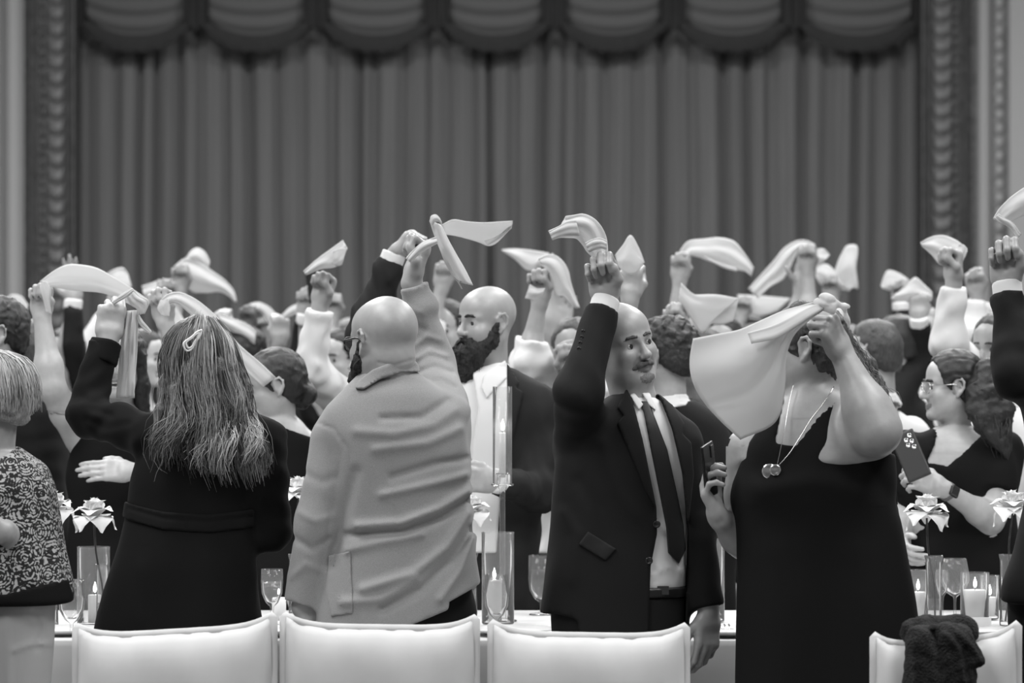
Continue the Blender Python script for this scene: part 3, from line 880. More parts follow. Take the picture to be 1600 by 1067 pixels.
def glasses(H, m, w=.031, hgt=.019, front=.103, thick=.0022):
    g = empty('glasses', (0, 0, 0)); g.parent = H.root; g.location = Vector(H.hc) - H.root.location
    for s in (-1, 1):
        pts = []
        for i in range(21):
            a = 2 * math.pi * i / 20; ca, sa = math.cos(a), math.sin(a)
            x = w * .86 * abs(ca)**.6 * (1 if ca > 0 else -1); z = hgt * abs(sa)**.6 * (1 if sa > 0 else -1)
            pts.append(H.h(s * .035 + x * .92, front - .012 * abs(s * .035 + x) / .06, -.004 + z))
        tube('rim', pts, thick, m, g)
        lv = [p for p in pts[:-1]]; mesh_np('lens', lv, [tuple(range(len(lv)))], M['lens'], g)
        tube('temple', [H.h(s * .064, front - .012, .006), H.h(s * .080, .045, .007), H.h(s * .084, -.002, .006), H.h(s * .084, -.022, -.010)], thick * 1.1, m, g, seg=10)
    tube('bridge', [H.h(-.009, front, .002), H.h(0, front + .003, .005), H.h(.009, front, .002)], thick, m, g)
    return g
def beard(H, length=.05, width=1.0, m=None, res=.005, mouth=0.4, tufts=0, shade=(.01, .05)):
    L = [capsule((.072, .006, -.005), (.060, .022, -.062), .010, .018, k=.02),
         capsule((.060, .022, -.062), (.030 * width, .066, -.098), .020 * width, .028 * width, k=.03),
         capsule((0, .070, -.095), (0, .068 + .012 * width, -.110 - length), .036 * width, .026 * width, k=.03),
         capsule((.026, .060, -.100), (.018, .066, -.105 - length * .75), .026 * width, .022 * width, k=.03),
         capsule((0, .096, -.056), (.028, .080, -.066), .0075, .0085, k=.008),
         capsule((.028, .080, -.066), (.034, .070, -.090), .010, .012, k=.012),
         ellipsoid((0, .098, -.0735 - .006 * mouth), (.028, .040, .0075 + .007 * mouth), k=.005, op='s'),
         wob(5, 420, .0022, (1, 1, .25)), wob(6, 160, .0025, (1, 1, .4))]
    o = sdf_part('beard', [local(L, H.hc, H.R, H.hs, k=0, mirror=True)], res, m or M['beard'], H.root)
    if tufts:
        gs = []
        for i in range(9):
            a = (i / 8 * 2 - 1) * 1.25
            x0, y0 = .058 * math.sin(a), .028 + .062 * math.cos(a)
            gs.append([H.h(x0, y0, -.070), H.h(x0 * 1.05, y0 + .012, -.095), H.h(x0 * .9, y0 + .012, -.115 - length * .5), H.h(x0 * .55, y0 * .9 + .012, -.125 - length)])
        strands('beard_strands', gs, tufts, .006, .0011, M['hair'], H.root, seg=8, shade=shade, wave=.003, seed=3, sides=3, frizz=.003)
    return o
def collar_ring(name, neck, R, rad, h0, h1, m, parent, gap=0.5, res=.004, tilt=-14, lean=.35):
    """turned-down shirt collar: a sloping band round the neck, open at the front"""
    RR = R @ np.array(Matrix.Rotation(math.radians(tilt), 3, 'X'))
    L = [(('u', 0, (lambda p: np.maximum(np.abs(np.sqrt(p[:, 0]**2 + (p[:, 1] * .95)**2 + 1e-9) - (rad + lean * np.maximum(0, h1 * .6 - p[:, 2]))) - .0048, np.maximum(p[:, 2] - h1, h0 - .022 * np.clip(p[:, 1] / rad, 0, 1) - p[:, 2]))), V(-rad - .06, -rad - .06, h0 - .04), V(rad + .06, rad + .06, h1 + .01))),
         ('i', .002, (lambda p: (p[:, 1] - rad * .35) - np.abs(p[:, 0]) / max(gap, .01) * 1.0 - rad * .25), None, None)]
    return sdf_part(name, [local(L, neck, RR, 1.0, k=0)], res, m, parent)
def shoes(H, cx, cy, yaw, stance=.11, m=None):
    R = frame(yaw)
    for s in (-1, 1):
        a = V(cx, cy, 0) + R[:, 0] * s * stance * .8
        pr = [capsule(a + V(0, 0, .045) - R[:, 1] * .04, a + R[:, 1] * .17 + V(0, 0, .032), .044, .036, k=.02), capsule(a + V(0, 0, .07), a + V(0, 0, .11), .043, .043, k=.02),
              halfspace((0, 0, .004), (0, 0, -1))]
        sdf_part('shoe', pr, .022, m or M['belt'], H.root)
def trousers(H, cx, cy, hipz, yaw, a, b, m, stance=.11, res=.014, top=None):
    R = frame(yaw); top = hipz + .10 if top is None else top
    pr = [local([loft([(hipz - .10, 0, 0, a, b), (hipz, 0, 0, a, b), (top, 0, 0, a * .93, b * .95)])], V(cx, cy, 0), R, k=.03)]
    for s in (-1, 1):
        hip = V(cx, cy, hipz - .04) + R[:, 0] * s * stance * .8
        pr += [capsule(hip, V(hip[0], hip[1], hipz * .54), a * .58, a * .46, k=.03), capsule(V(hip[0], hip[1], hipz * .54), V(hip[0], hip[1], .10), a * .46, a * .42, k=.03)]
    pr.append(halfspace((0, 0, .055), (0, 0, -1)))
    return sdf_part('trousers', pr, res, m, H.root)

# ================================================================== the woman with long wavy hair
def long_haired_woman():
    Y = 10.14
    c = P(304, 560, Y)
    H = Human('woman with long wavy highlighted hair and pearl clip in a black dress, seen from behind', P(300, 900, Y))
    neck = P(318, 640, Y)
    H.head(c, -128, -2, 0, .95, res=.005, neck=neck, nr=.050, fem=1)
    rows = prows(Y, [(625, 292, 346, .055), (642, 250, 398, .085), (660, 226, 424, .105), (700, 219, 428, .12), (750, 206, 410, .12), (795, 199, 396, .115), (830, 190, 396, .125), (880, 175, 400, .14), (930, 161, 406, .145), (985, 147, 414, .15), (1080, 136, 423, .15), (1190, 130, 430, .15)])
    tor = loft(rows, n=2.4)
    S, E, W = P(236, 680, Y), P(135, 648, Y + .16), P(167, 534, Y + .20)
    S2, E2, W2 = P(414, 690, Y), P(424, 832, Y + .02), P(405, 838, Y + .25)
    H.prims += [offset_prim([tor, halfspace((0, 0, .85), (0, 0, -1))], -.012)]
    H.arm(S, E, W, r=(.042, .036, .026, .030, .025)); H.arm(S2, E2, W2, r=(.046, .042, .036, .036, .025))
    H.hand(W + V(.004, 0, .012), (.12, .06, 1), (1, .25, .1), 'L', 'pinch', .97, .0042)
    H.hand(W2, (-.2, 1, .1), (-.3, 0, 1), 'R', 'relaxed', .95, .009)
    H.legs(c[0], Y, .88, -150)
    H.finish(M['skin_pale'])
    n = unit(W - E)
    dress = [tor, sleeve([S, E, W - n * .01], [.066, .054, .043], wr=W, amp=.0045, freq=55, seed=4, extra=[folds([([(140, 655), (172, 668), (210, 660)], .010, -.006), ([(150, 640), (180, 648)], .008, -.005), ([(128, 620), (150, 628), (166, 620)], .008, -.004)], Y + .12)]),
             sleeve([S2, E2, W2], [.064, .055, .046], amp=.004, freq=45, seed=9),
             ellipsoid(neck + V(0, 0, .02), (.066, .06, .05), k=.01, op='s'), wob(11, 22, .004, (1, 1, .4)),
             folds([([(205, 792), (260, 806), (330, 812), (395, 806)], .006, -.003), ([(300, 700), (302, 960)], .0035, -.0018), ([(230, 880), (222, 960)], .02, .003), ([(360, 880), (372, 960)], .02, .003)], Y, yc=Y)]
    sdf_body('dress', dress, .016, [(P(100, 850, Y) * V(1, 0, 1) + V(0, Y - .3, 0), P(470, 500, Y) * V(1, 0, 1) + V(0, Y + .5, 0), .008)], M['black'], H.root)
    patch('waistband', dress, [(190, 782), (260, 796), (330, 801), (400, 794), (400, 822), (330, 829), (260, 824), (188, 806)], Y, -.008, .006, M['black'], H.root, .005)
    n2 = unit(W - E)
    sdf_part('cuff', [group([capsule(W - n2 * .085, W + n2 * .06, .0475, .0455), halfspace(W + n2 * .004, n2), halfspace(W - n2 * .062, -n2)]), wob(3, 60, .002)], .006, M['black'], H.root)
    shoes(H, c[0], Y, -150)
    # hair: a soft mass following the fall of the hair, with strands over it
    def G(*pts): return [P(a, b, Y + d) for a, b, d in pts]
    gs = [G((300, 503, -.05), (270, 520, -.075), (257, 552, -.085), (258, 596, -.105), (250, 640, -.125), (240, 690, -.14), (252, 738, -.145)),
          G((304, 500, -.06), (283, 522, -.10), (272, 565, -.115), (274, 610, -.125), (270, 650, -.14), (258, 700, -.15), (262, 742, -.15)),
          G((310, 498, -.06), (300, 522, -.115), (294, 570, -.13), (297, 620, -.14), (304, 665, -.155), (300, 705, -.16), (318, 750, -.16)),
          G((317, 497, -.06), (317, 522, -.12), (317, 572, -.135), (325, 625, -.148), (330, 670, -.16), (345, 712, -.168), (348, 764, -.168)),
          G((324, 498, -.06), (333, 522, -.115), (341, 570, -.13), (348, 625, -.145), (364, 670, -.155), (368, 712, -.165), (374, 766, -.165)),
          G((331, 500, -.05), (348, 525, -.10), (360, 574, -.115), (374, 625, -.13), (380, 668, -.145), (398, 704, -.155), (386, 752, -.158)),
          G((337, 503, -.03), (358, 532, -.07), (372, 582, -.085), (386, 636, -.105), (398, 680, -.125), (402, 708, -.135), (399, 742, -.145)),
          G((340, 506, 0), (364, 542, -.02), (378, 592, -.04), (391, 645, -.07), (403, 684, -.10), (407, 708, -.12), (400, 736, -.13))]
    mass = hair_cap(H, .006, [((0, .055, .03), (0, 1, -.35)), ((0, 0, -.09), (0, 0, -1))], ears=False)
    for g in gs:
        mass += chain([p + V(0, .006, 0) for p in g[1:-1]], [.008, .013, .014, .013, .008], k=.018)
    mass += [wob(2, 150, .002, (1, 1, .1))]
    sdf_part('hair', mass, .006, M['hair_long'], H.root)
    strands('hair_strands', gs, 1300, .0115, .0011, M['hair'], H.root, seg=17, shade=(.03, .22), wave=.026, wfreq=11, seed=5, sides=3, streak=.9)
    strands('hair_strands', [gs[0], gs[1], gs[2], gs[3]], 60, .030, .0007, M['hair'], H.root, seg=17, shade=(.12, .34), wave=.018, wfreq=16, seed=8, sides=3, frizz=.012)
    strands('hair_strands', [gs[2], gs[3], gs[4]], 230, .010, .0012, M['hair'], H.root, seg=17, shade=(.32, .58), wave=.028, wfreq=11, seed=15, sides=3)
    strands('hair_strands', [gs[5], gs[6]], 210, .010, .0012, M['hair'], H.root, seg=17, shade=(.28, .52), wave=.028, wfreq=11, seed=19, sides=3)
    # the front hair swept back into the clip
    sw = [G((304, 494, -.03), (272, 512, -.06), (256, 535, -.07), (262, 552, -.085), (282, 553, -.105), (299, 540, -.115)),
          G((308, 493, -.03), (284, 508, -.08), (268, 528, -.09), (272, 543, -.10), (286, 546, -.112), (299, 536, -.12)),
          G((312, 493, -.03), (298, 508, -.09), (286, 522, -.105), (284, 532, -.11), (291, 536, -.12), (302, 531, -.12))]
    strands('hair_strands', sw, 420, .0045, .0010, M['hair'], H.root, seg=16, shade=(.05, .26), wave=.001, seed=6, sides=3, streak=.8)
    cl = empty('hair_clip', (0, 0, 0)); cl.parent = H.root
    tri = [(289, 545), (287, 538), (300, 526), (311, 517), (315, 516), (314, 521), (306, 534), (297, 547), (292, 548), (289, 545)]
    pts = resample([P(a, b, Y - .152 + .0008 * (a - 300)) for a, b in tri], 46)
    cl.location = Vector(pts.mean(0)) - H.root.location
    tube('clip_frame', pts, .0022, M['metal'], cl)
    vs, fs, b = [], [], 0
    ctr = pts.mean(0)
    for ring in (1.0, .72):
        for p in pts[:-1]:
            q = ctr + (p - ctr) * ring + V(0, -.003, 0)
            v, f, _ = uv_ball(q, .0034, V(0, -1, 0), 6, 4); vs.append(v); fs += [tuple(i + b for i in t) for t in f]; b += len(v)
    o = mesh_np('pearls', np.concatenate(vs), fs, M['pearl'], cl); o['kind'] = 'stuff'
    return H
M['hair_long'] = mat('long_hair', .10, .5, var=(220, .6, (1, 1, .12)), bump=(260, .5, .004))
M['pearl'] = mat('pearl', .75, .2)

# ================================================================== the bald man in the grey jacket
def grey_jacket_man():
    Y = 10.0
    H = Human('bald bearded man with glasses in a light grey jacket, back turned, one arm raised', P(610, 900, Y))
    c = P(598, 533, Y); neck = P(606, 600, Y)
    H.head(c, -138, -3, 0, 1.03, res=.004, neck=neck, nr=.070, jaw=1.1)
    H.prims.append(capsule(H.h(-.0, -.058, -.055), neck + V(.01, -.02, 0), .045, .058, k=.03))
    H.prims.append(folds([([(588, 585), (615, 590), (645, 580)], .003, -.003), ([(592, 566), (618, 570), (646, 562)], .003, -.002)], Y, yc=Y + .1))
    rows = prows(Y, [(572, 572, 640, .066), (590, 552, 664, .085), (612, 530, 694, .11), (636, 508, 716, .125), (670, 498, 729, .14), (710, 508, 734, .145), (760, 516, 731, .145), (810, 518, 736, .145), (860, 512, 743, .15), (910, 502, 751, .155), (960, 492, 757, .16), (1010, 486, 760, .16)])
    tor = loft(rows, n=2.5)
    S, E, W = P(692, 655, Y + .02), P(677, 572, Y + .27), P(646, 446, Y + .24)
    S2, E2, W2 = P(527, 692, Y - .01), P(499, 815, Y - .035), P(472, 942, Y - .02)
    H.prims.append(offset_prim([tor, halfspace(P(0, 880, Y), (0, 0, -1))], -.02)); H.arm(S, E, W, r=(.05, .046, .038, .038, .028)); H.arm(S2, E2, W2, r=(.05, .046, .038, .038, .028))
    H.hand(W + unit(W - E) * .02, (.36, .05, 1), (.35, -.9, 0), 'R', 'fist', 1.06, .0042)
    H.hand(W2 + V(.008, 0, -.02), (.75, .1, -.65), (.4, .2, .9), 'L', 'relaxed', 1.0, .006)
    H.legs(c[0], Y, .88, -150)
    H.finish(M['skin'])
    n = unit(W - E)
    sl1 = sleeve([S, E, W], [.082, .066, .046], amp=.0035, freq=50, seed=21, extra=[folds([([(650, 560), (672, 548), (698, 556)], .008, .006), ([(648, 540), (668, 525), (690, 532)], .007, .005), ([(645, 585), (680, 572), (706, 582)], .008, -.006), ([(640, 505), (664, 515)], .008, -.005), ([(636, 480), (660, 490)], .008, .004), ([(660, 600), (690, 592), (712, 604)], .007, -.006)], Y + .2)])
    sl2 = sleeve([S2, E2, W2], [.074, .063, .054], amp=.002, freq=30, seed=22, extra=[folds([([(470, 800), (495, 812), (520, 806)], .010, .004), ([(462, 840), (490, 856), (515, 840)], .010, -.005), ([(455, 900), (480, 880), (505, 890)], .010, .004), ([(478, 740), (505, 752), (535, 740)], .012, -.004)], Y - .03)])
    fl = [([(733, 765), (690, 790), (630, 812), (560, 818)], .012, 0.0124), ([(733, 780), (690, 806), (630, 828), (545, 832)], .010, -0.0124),
          ([(734, 800), (700, 850), (650, 890), (570, 915)], .014, 0.0124), ([(735, 825), (705, 872), (660, 915), (600, 945)], .012, -0.0109),
          ([(730, 740), (680, 752), (600, 770)], .012, 0.0093), ([(728, 715), (680, 722), (615, 742)], .011, -0.0078), ([(740, 840), (722, 885), (690, 930)], .012, 0.0109),
          ([(712, 640), (680, 662), (620, 676), (560, 672)], .014, 0.0062), ([(700, 625), (660, 650), (600, 652)], .010, -0.0062), ([(720, 668), (670, 690), (590, 700)], .014, 0.0078), ([(560, 735), (550, 770), (536, 830), (520, 880)], .016, -0.0070), ([(545, 855), (600, 842), (660, 830)], .012, 0.0078), ([(540, 935), (600, 930), (650, 900)], .014, 0.0093)]
    hem = [(640, 972), (702, 947), (703, 935), (756, 908), (830, 890), (830, 1200), (470, 1200), (470, 1000), (560, 1000)]
    jk = [tor, sl1, sl2, ellipsoid(neck + V(0, .02, .05), (.078, .085, .075), k=.006, op='s'), folds(fl, Y, yc=Y + .02), wob(31, 26, .003, (1, 1, .6)), pxprism(hem, Y, Y - .6, Y + .6, k=.004, op='s'),
          folds([([(603, 600), (612, 700), (622, 860)], .003, -.0016), ([(540, 690), (520, 800), (500, 900)], .0035, -.0015), ([(498, 660), (524, 668), (548, 700), (556, 750)], .004, -.003)], Y, yc=Y + .02)]
    sdf_part('jacket', jk, .0062, M['grey_jacket'], H.root)
    patch('collar', [tor, capsule(neck - V(.012, .012, .05), neck + V(.0, -.008, .055), .086, .078, k=.02)], [(556, 606), (562, 594), (584, 577), (612, 566), (634, 560), (650, 564), (660, 580), (628, 582), (596, 592), (570, 608)], Y, -.006, .009, M['grey_jacket'], H.root, .005)
    patch('pocket', jk, [(515, 866), (551, 856), (556, 952), (520, 958), (512, 920)], Y, -.003, .0045, M['grey_jacket'], H.root, .0045)
    trousers(H, P(642, 0, Y)[0], Y + .035, .90, -150, .176, .13, M['suit'], top=1.0)
    shoes(H, P(620, 0, Y)[0], Y, -150)
    beard(H, .055, .95, M['beard'], .005, 0, tufts=160)
    glasses(H, M['plastic_black'], thick=.0026)
    return H

# ================================================================== the man in the black suit
def black_suit_man():
    Y = Y1
    H = Human('balding man with grey moustache in a black suit and tie, one fist raised', P(975, 900, Y))
    c = P(974, 538, Y); neck = P(992, 628, Y + .01)
    H.head(c, 33, 2, 13, 1.0, res=.0036, neck=neck, nr=.060, smile=1.1, jaw=1.06, eye=1.5, nose=1.08)
    rows = prows(Y, [(612, 962, 1026, .070), (630, 935, 1046, .092), (652, 905, 1068, .115), (690, 874, 1084, .13), (750, 863, 1084, .138), (830, 860, 1080, .142), (900, 852, 1080, .148), (960, 846, 1080, .15), (1010, 842, 1080, .15)])
    tor = loft(rows, n=2.5)
    S, E, W = P(908, 690, Y + .03), P(903, 612, Y - .20), P(944, 478, Y - .10)
    S2, E2, W2 = P(1060, 700, Y), P(1084, 828, Y), P(1107, 950, Y - .03)
    H.prims.append(offset_prim([tor], -.024)); H.arm(S, E, W, r=(.05, .046, .040, .042, .028)); H.arm(S2, E2, W2, r=(.05, .046, .040, .042, .028))
    H.hand(W + unit(W - E) * .022, (-.14, -.02, 1), (1, -.25, .1), 'R', 'grip', 1.05, .0036)
    H.hand(W2 + V(0, 0, -.02), (-.06, -.10, -1), (-.8, -.55, 0), 'L', 'relaxed', 1.0, .0045)
    H.legs(P(965, 0, Y)[0], Y, .88, 10)
    H.finish(M['skin'])
    H.lips(M['lips']); H.eyes((.35, .10)); H.brows(M['brow_grey'], .0040, .001)
    op = [(978, 606), (986, 622), (1003, 690), (1023, 790), (1024, 830), (1014, 880), (1010, 990), (1069, 990), (1071, 900), (1073, 830), (1064, 740), (1048, 670), (1030, 622), (1024, 606)]
    sl1 = sleeve([S, E, W - unit(W - E) * .012], [.080, .068, .047], amp=.003, freq=45, seed=41); sl2 = sleeve([S2, E2, W2], [.074, .060, .051], amp=.003, freq=35, seed=42)
    base = [tor, sl1, sl2, wob(33, 20, .003, (1, 1, .5)), folds([([(880, 800), (900, 830), (890, 900)], .02, .006), ([(905, 750), (930, 790), (940, 840)], .02, -.005), ([(940, 690), (960, 760), (990, 800)], .02, .004)], Y, yc=Y)]
    low = [(838, 958), (868, 955), (900, 962), (906, 1005), (838, 1005)]
    jk = base + [ellipsoid(neck + V(0, 0, .04), (.064, .066, .06), k=.006, op='s'), pxprism(op, Y, Y - .4, Y - .02, op='s'), pxprism(low, Y, Y - .6, Y + .6, op='s')]
    sdf_part('jacket', jk, .0085, M['suit'], H.root)
    shb = [loft(rows, n=2.5, off=-.014)]
    shirt = shb + [halfspace(P(1000, 918, Y), (0, 0, -1)), ellipsoid(neck + V(0, 0, .05), (.060, .062, .06), k=.004, op='s'), folds([([(1062, 700), (1072, 800), (1060, 900)], .008, .004), ([(1015, 895), (1040, 880), (1066, 890)], .008, .004)], Y, yc=Y)]
    sdf_part('shirt', shirt, .010, M['shirt'], H.root)
    pxn = [(990, 612), (984, 622), (996, 638), (1003, 630)]
    patch('collar', shb, [(983, 617), (990, 613), (1004, 631), (996, 640)], Y, -.004, .012, M['shirt'], H.root, .0032)
    patch('collar', shb, [(1001, 612), (1012, 606), (1024, 642), (1012, 632)], Y, -.004, .012, M['shirt'], H.root, .0032)
    patch('tie', shb, [(998, 626), (1012, 626), (1017, 640), (1040, 700), (1056, 770), (1066, 818), (1070, 856), (1058, 878), (1041, 860), (1038, 820), (1026, 760), (1014, 700), (1004, 645)], Y, -.002, .010, M['tie'], H.root, .004)
    patch('lapel', base, [(978, 606), (986, 622), (1003, 690), (1023, 795), (1004, 760), (975, 690), (962, 660), (972, 648), (962, 636)], Y, -.003, .008, M['suit'], H.root, .005)
    patch('lapel', base, [(1030, 618), (1048, 668), (1064, 740), (1073, 826), (1082, 740), (1078, 690), (1064, 676), (1068, 662), (1050, 632)], Y, -.003, .008, M['suit_mid'], H.root, .005)
    patch('pocket_flap', base, [(917, 826), (961, 853), (944, 871), (902, 846)], Y, -.002, .008, M['suit_mid'], H.root, .004)
    for a, b in ((1026, 819), (1014, 876)):
        p = snap(base, a, b, Y - .4, Y); disc('button', p + V(0, .001, 0), V(.1, -1, 0), .0105, .004, M['plastic_black'], H.root)
    for i in range(4):
        p = snap(base, 905 + i * 2.2, 545 - i * 9, Y - .5, Y); disc('button', p, V(-.6, -1, 0), .006, .003, M['plastic_black'], H.root, 10)
    sdf_part('cuff', cuff(E, W, .0395, .0405, -.03, .022), .0035, M['shirt'], H.root)
    trousers(H, P(965, 0, Y)[0], Y, .90, 10, .17, .12, M['suit'], top=.95)
    tb = [loft(rows, n=2.5, off=-.012)]
    patch('belt', tb, [(990, 914), (1074, 914), (1074, 930), (990, 930)], Y, -.02, .004, M['belt'], H.root, .005)
    p = snap(tb, 1036, 922, Y - .4, Y); box('buckle', p[0] - .016, p[0] + .016, p[1] - .008, p[1] - .003, p[2] - .012, p[2] + .012, M['dark_metal'], H.root)
    patch('trouser_front', tb, [(985, 930), (1076, 930), (1076, 1000), (985, 1000)], Y, -.03, -.002, M['suit'], H.root, .008)
    shoes(H, P(965, 0, Y)[0], Y, 10)
    # moustache, chin beard and the fringe of hair round the back of the head
    ml = [capsule((0, .095, -.0550), (.020, .087, -.0590), .0068, .0076, k=.005), capsule((.020, .087, -.0590), (.034, .074, -.0655), .0072, .0036, k=.005), wob(3, 600, .0012)]
    sdf_part('moustache', [local(ml, H.hc, H.R, H.hs, k=0, mirror=True)], .003, M['moustache'], H.root)
    ch = [ellipsoid((0, .075, -.098), (.030, .0155, .019), k=.01), capsule((.026, .070, -.080), (.030, .060, -.10), .007, .009, k=.01), wob(4, 700, .0010)]
    sdf_part('chin_beard', [local(ch, H.hc, H.R, H.hs, k=0, mirror=True)], .003, M['stubble'], H.root)
    fr = hair_cap(H, .004, [((0, -.02, .02), (0, .35, 1)), ((0, .01, 0), (0, 1, 0)), ((0, 0, -.075), (0, 0, -1))]) + [wob(8, 300, .0015)]
    sdf_part('hair', fr, .005, M['hair_grey'], H.root)
    p = P(921, 391, W[1] - .045)
    return H
M['brow_grey'] = mat('eyebrow_hair', .055, .6)
M['moustache'] = mat('moustache_hair', .13, .7, var=(700, .6, (1, 1, 1)), bump=(900, .8, .003))

# ================================================================== the woman in the sleeveless dress
def sleeveless_woman():
    Y = 9.88
    H = Human('woman in a sleeveless black dress with a silver pendant, face hidden behind a big napkin', P(1290, 900, Y))
    c = P(1257, 543, Y); neck = P(1272, 622, Y + .02)
    H.head(c, -100, 0, 0, .99, res=.0038, neck=neck, nr=.060, fem=.8, jaw=1.25)
    H.prims.append(capsule(H.h(0, .02, -.085), neck + V(-.02, -.03, .02), .045, .06, k=.04))
    rows = prows(Y, [(598, 1238, 1312, .075), (616, 1218, 1342, .10), (645, 1190, 1372, .125), (690, 1160, 1392, .155), (735, 1146, 1397, .172), (775, 1137, 1399, .178), (810, 1141, 1404, .17), (860, 1147, 1414, .17), (940, 1149, 1430, .18), (1067, 1149, 1443, .19), (1200, 1146, 1452, .2), (1280, 1144, 1456, .2)])
    tor = loft(rows, n=2.4)
    S, E, W = P(1347, 656, Y + .02), P(1369, 672, Y - .20), P(1316, 552, Y - .15)
    S2, E2, W2 = P(1168, 702, Y + .04), P(1164, 846, Y + .08), P(1122, 808, Y - .03)
    H.prims += [offset_prim([tor, halfspace((0, 0, .85), (0, 0, -1))], -.025), group([offset_prim([tor], -.005), halfspace(P(1290, 724, Y), (0, 0, -1), k=.02)])]
    H.arm(S, E, W, r=(.088, .076, .062, .058, .031), k=.04)
    H.arm(S2, E2, W2, r=(.060, .056, .046, .046, .029))
    H.hand(W + unit(W - E) * .004, (-.42, -.50, .75), (.2, .3, 1), 'L', 'fist', 1.08, .0044, ext=E)
    H.hand(W2, (-.42, -.20, .85), (.15, .95, .2), 'R', 'phone', .98, .0044, ext=E2)
    H.boxes.append((P(1140, 820, Y) * V(1, 0, 1) + V(0, Y - .3, 0), P(1400, 600, Y) * V(1, 0, 1) + V(0, Y + .2, 0), .008))
    H.legs(P(1295, 0, Y)[0], Y, .88, -30)
    H.finish(M['skin'])
    topcut = [(1100, 500), (1500, 500), (1500, 640), (1318, 612), (1300, 622), (1270, 650), (1236, 694), (1206, 690), (1214, 655), (1226, 604), (1200, 640), (1100, 690)]
    arm2 = [(1316, 596), (1309, 632), (1313, 665), (1326, 690), (1352, 704), (1396, 709), (1460, 706), (1460, 560), (1330, 560)]
    armL = [(1060, 560), (1218, 600), (1196, 650), (1168, 690), (1150, 740), (1136, 770), (1060, 770)]
    dress = [tor, folds([([(1180, 760), (1260, 748), (1330, 760)], .03, .008), ([(1290, 720), (1360, 745), (1398, 790)], .03, -.006), ([(1200, 860), (1210, 1060)], .04, .006), ([(1330, 860), (1350, 1060)], .04, .006)], Y, yc=Y), wob(51, 14, .004, (1, 1, .4)),
             pxprism(topcut, Y, Y - .5, Y, k=.004, op='s'), pxprism(arm2, Y, Y - .5, Y + .5, k=.004, op='s'), pxprism(armL, Y, Y - .5, Y + .5, k=.004, op='s'), halfspace((0, 0, .38), (0, 0, -1))]
    sdf_body('dress', dress, .016, [(P(1120, 790, Y) * V(1, 0, 1) + V(0, Y - .3, 0), P(1440, 570, Y) * V(1, 0, 1) + V(0, Y + .3, 0), .0065)], M['black'], H.root)
    skin = [offset_prim([tor], -.005)] + [q for q in H.prims if q is not None]
    # necklace: chain and two overlapping discs
    nk = empty('necklace', (0, 0, 0)); nk.parent = H.root
    both = [tor] + H.prims
    nk.location = Vector(snap(both, 1207, 735, Y - .5, Y + .1)) - H.root.location
    for line in ([(1303, 604), (1296, 616), (1285, 632), (1268, 654), (1248, 686), (1232, 710), (1216, 728)], [(1240, 600), (1233, 630), (1227, 665), (1220, 700), (1214, 728)]):
        tube('chain', [snap(both, a, b, Y - .5, Y + .1, .007) for a, b in line], .0010, M['metal'], nk, seg=40)
    for a, b, r, d in ((1202, 736, .0205, 0), (1211, 734, .0155, .004)):
        p = snap(both, a, b, Y - .5, Y + .1) - V(0, .004 + d, 0); disc('pendant', p, V(-.15, -1, .1), r, .002, M['metal'], nk, 24)
    shoes(H, P(1295, 0, Y)[0], Y, -30)
    # hair combed back into a curly tail
    cap = hair_cap(H, .009, [((0, .052, .03), (0, 1, -.15)), ((0, .02, -.03), (0, .6, -1)), ((0, 0, -.10), (0, 0, -1))]) + [wob(2, 220, .0025, (1, 1, .3))]
    tail = chain([H.h(0, -.10, .0), P(1318, 548, Y + .08), P(1345, 570, Y + .09), P(1366, 610, Y + .10), P(1385, 640, Y + .10)], [.035, .036, .034, .028, .012], k=.03)
    sdf_part('hair', cap + tail + [wob(7, 120, .005)], .006, M['hair_mid'], H.root)
    def HG(*pts): return [H.h(*p) for p in pts]
    g = []
    for z in (.118, .10, .075, .045, .015, -.012):
        w = math.sqrt(max(.05, 1 - ((z - .035) / .098)**2))
        for_ = .072 * w
        g.append(HG((-.062 * w, for_ * .85, z * .98 + .004), (-.095 * w, .01, z * .93 + .010), (-.093 * w, -.045, z * .78 + .008), (-.066 * w, -.098, z * .5 + .006), (-.02, -.125, z * .2)))
    strands('hair_strands', g, 650, .003, .0012, M['hair'], H.root, seg=14, shade=(.05, .30), wave=.0015, seed=12, sides=3, streak=.8)
    tg = [[P(1306, 520, Y - .02), P(1325, 530, Y), P(1345, 560, Y + .02), P(1362, 600, Y + .03), P(1385, 630, Y + .04)], [P(1302, 540, Y), P(1318, 560, Y + .02), P(1335, 590, Y + .03), P(1358, 620, Y + .04), P(1378, 655, Y + .05)]]
    strands('hair_strands', tg, 260, .014, .0011, M['hair'], H.root, seg=24, shade=(.05, .24), wave=.012, wfreq=26, seed=13, sides=3, frizz=.010)
    return H
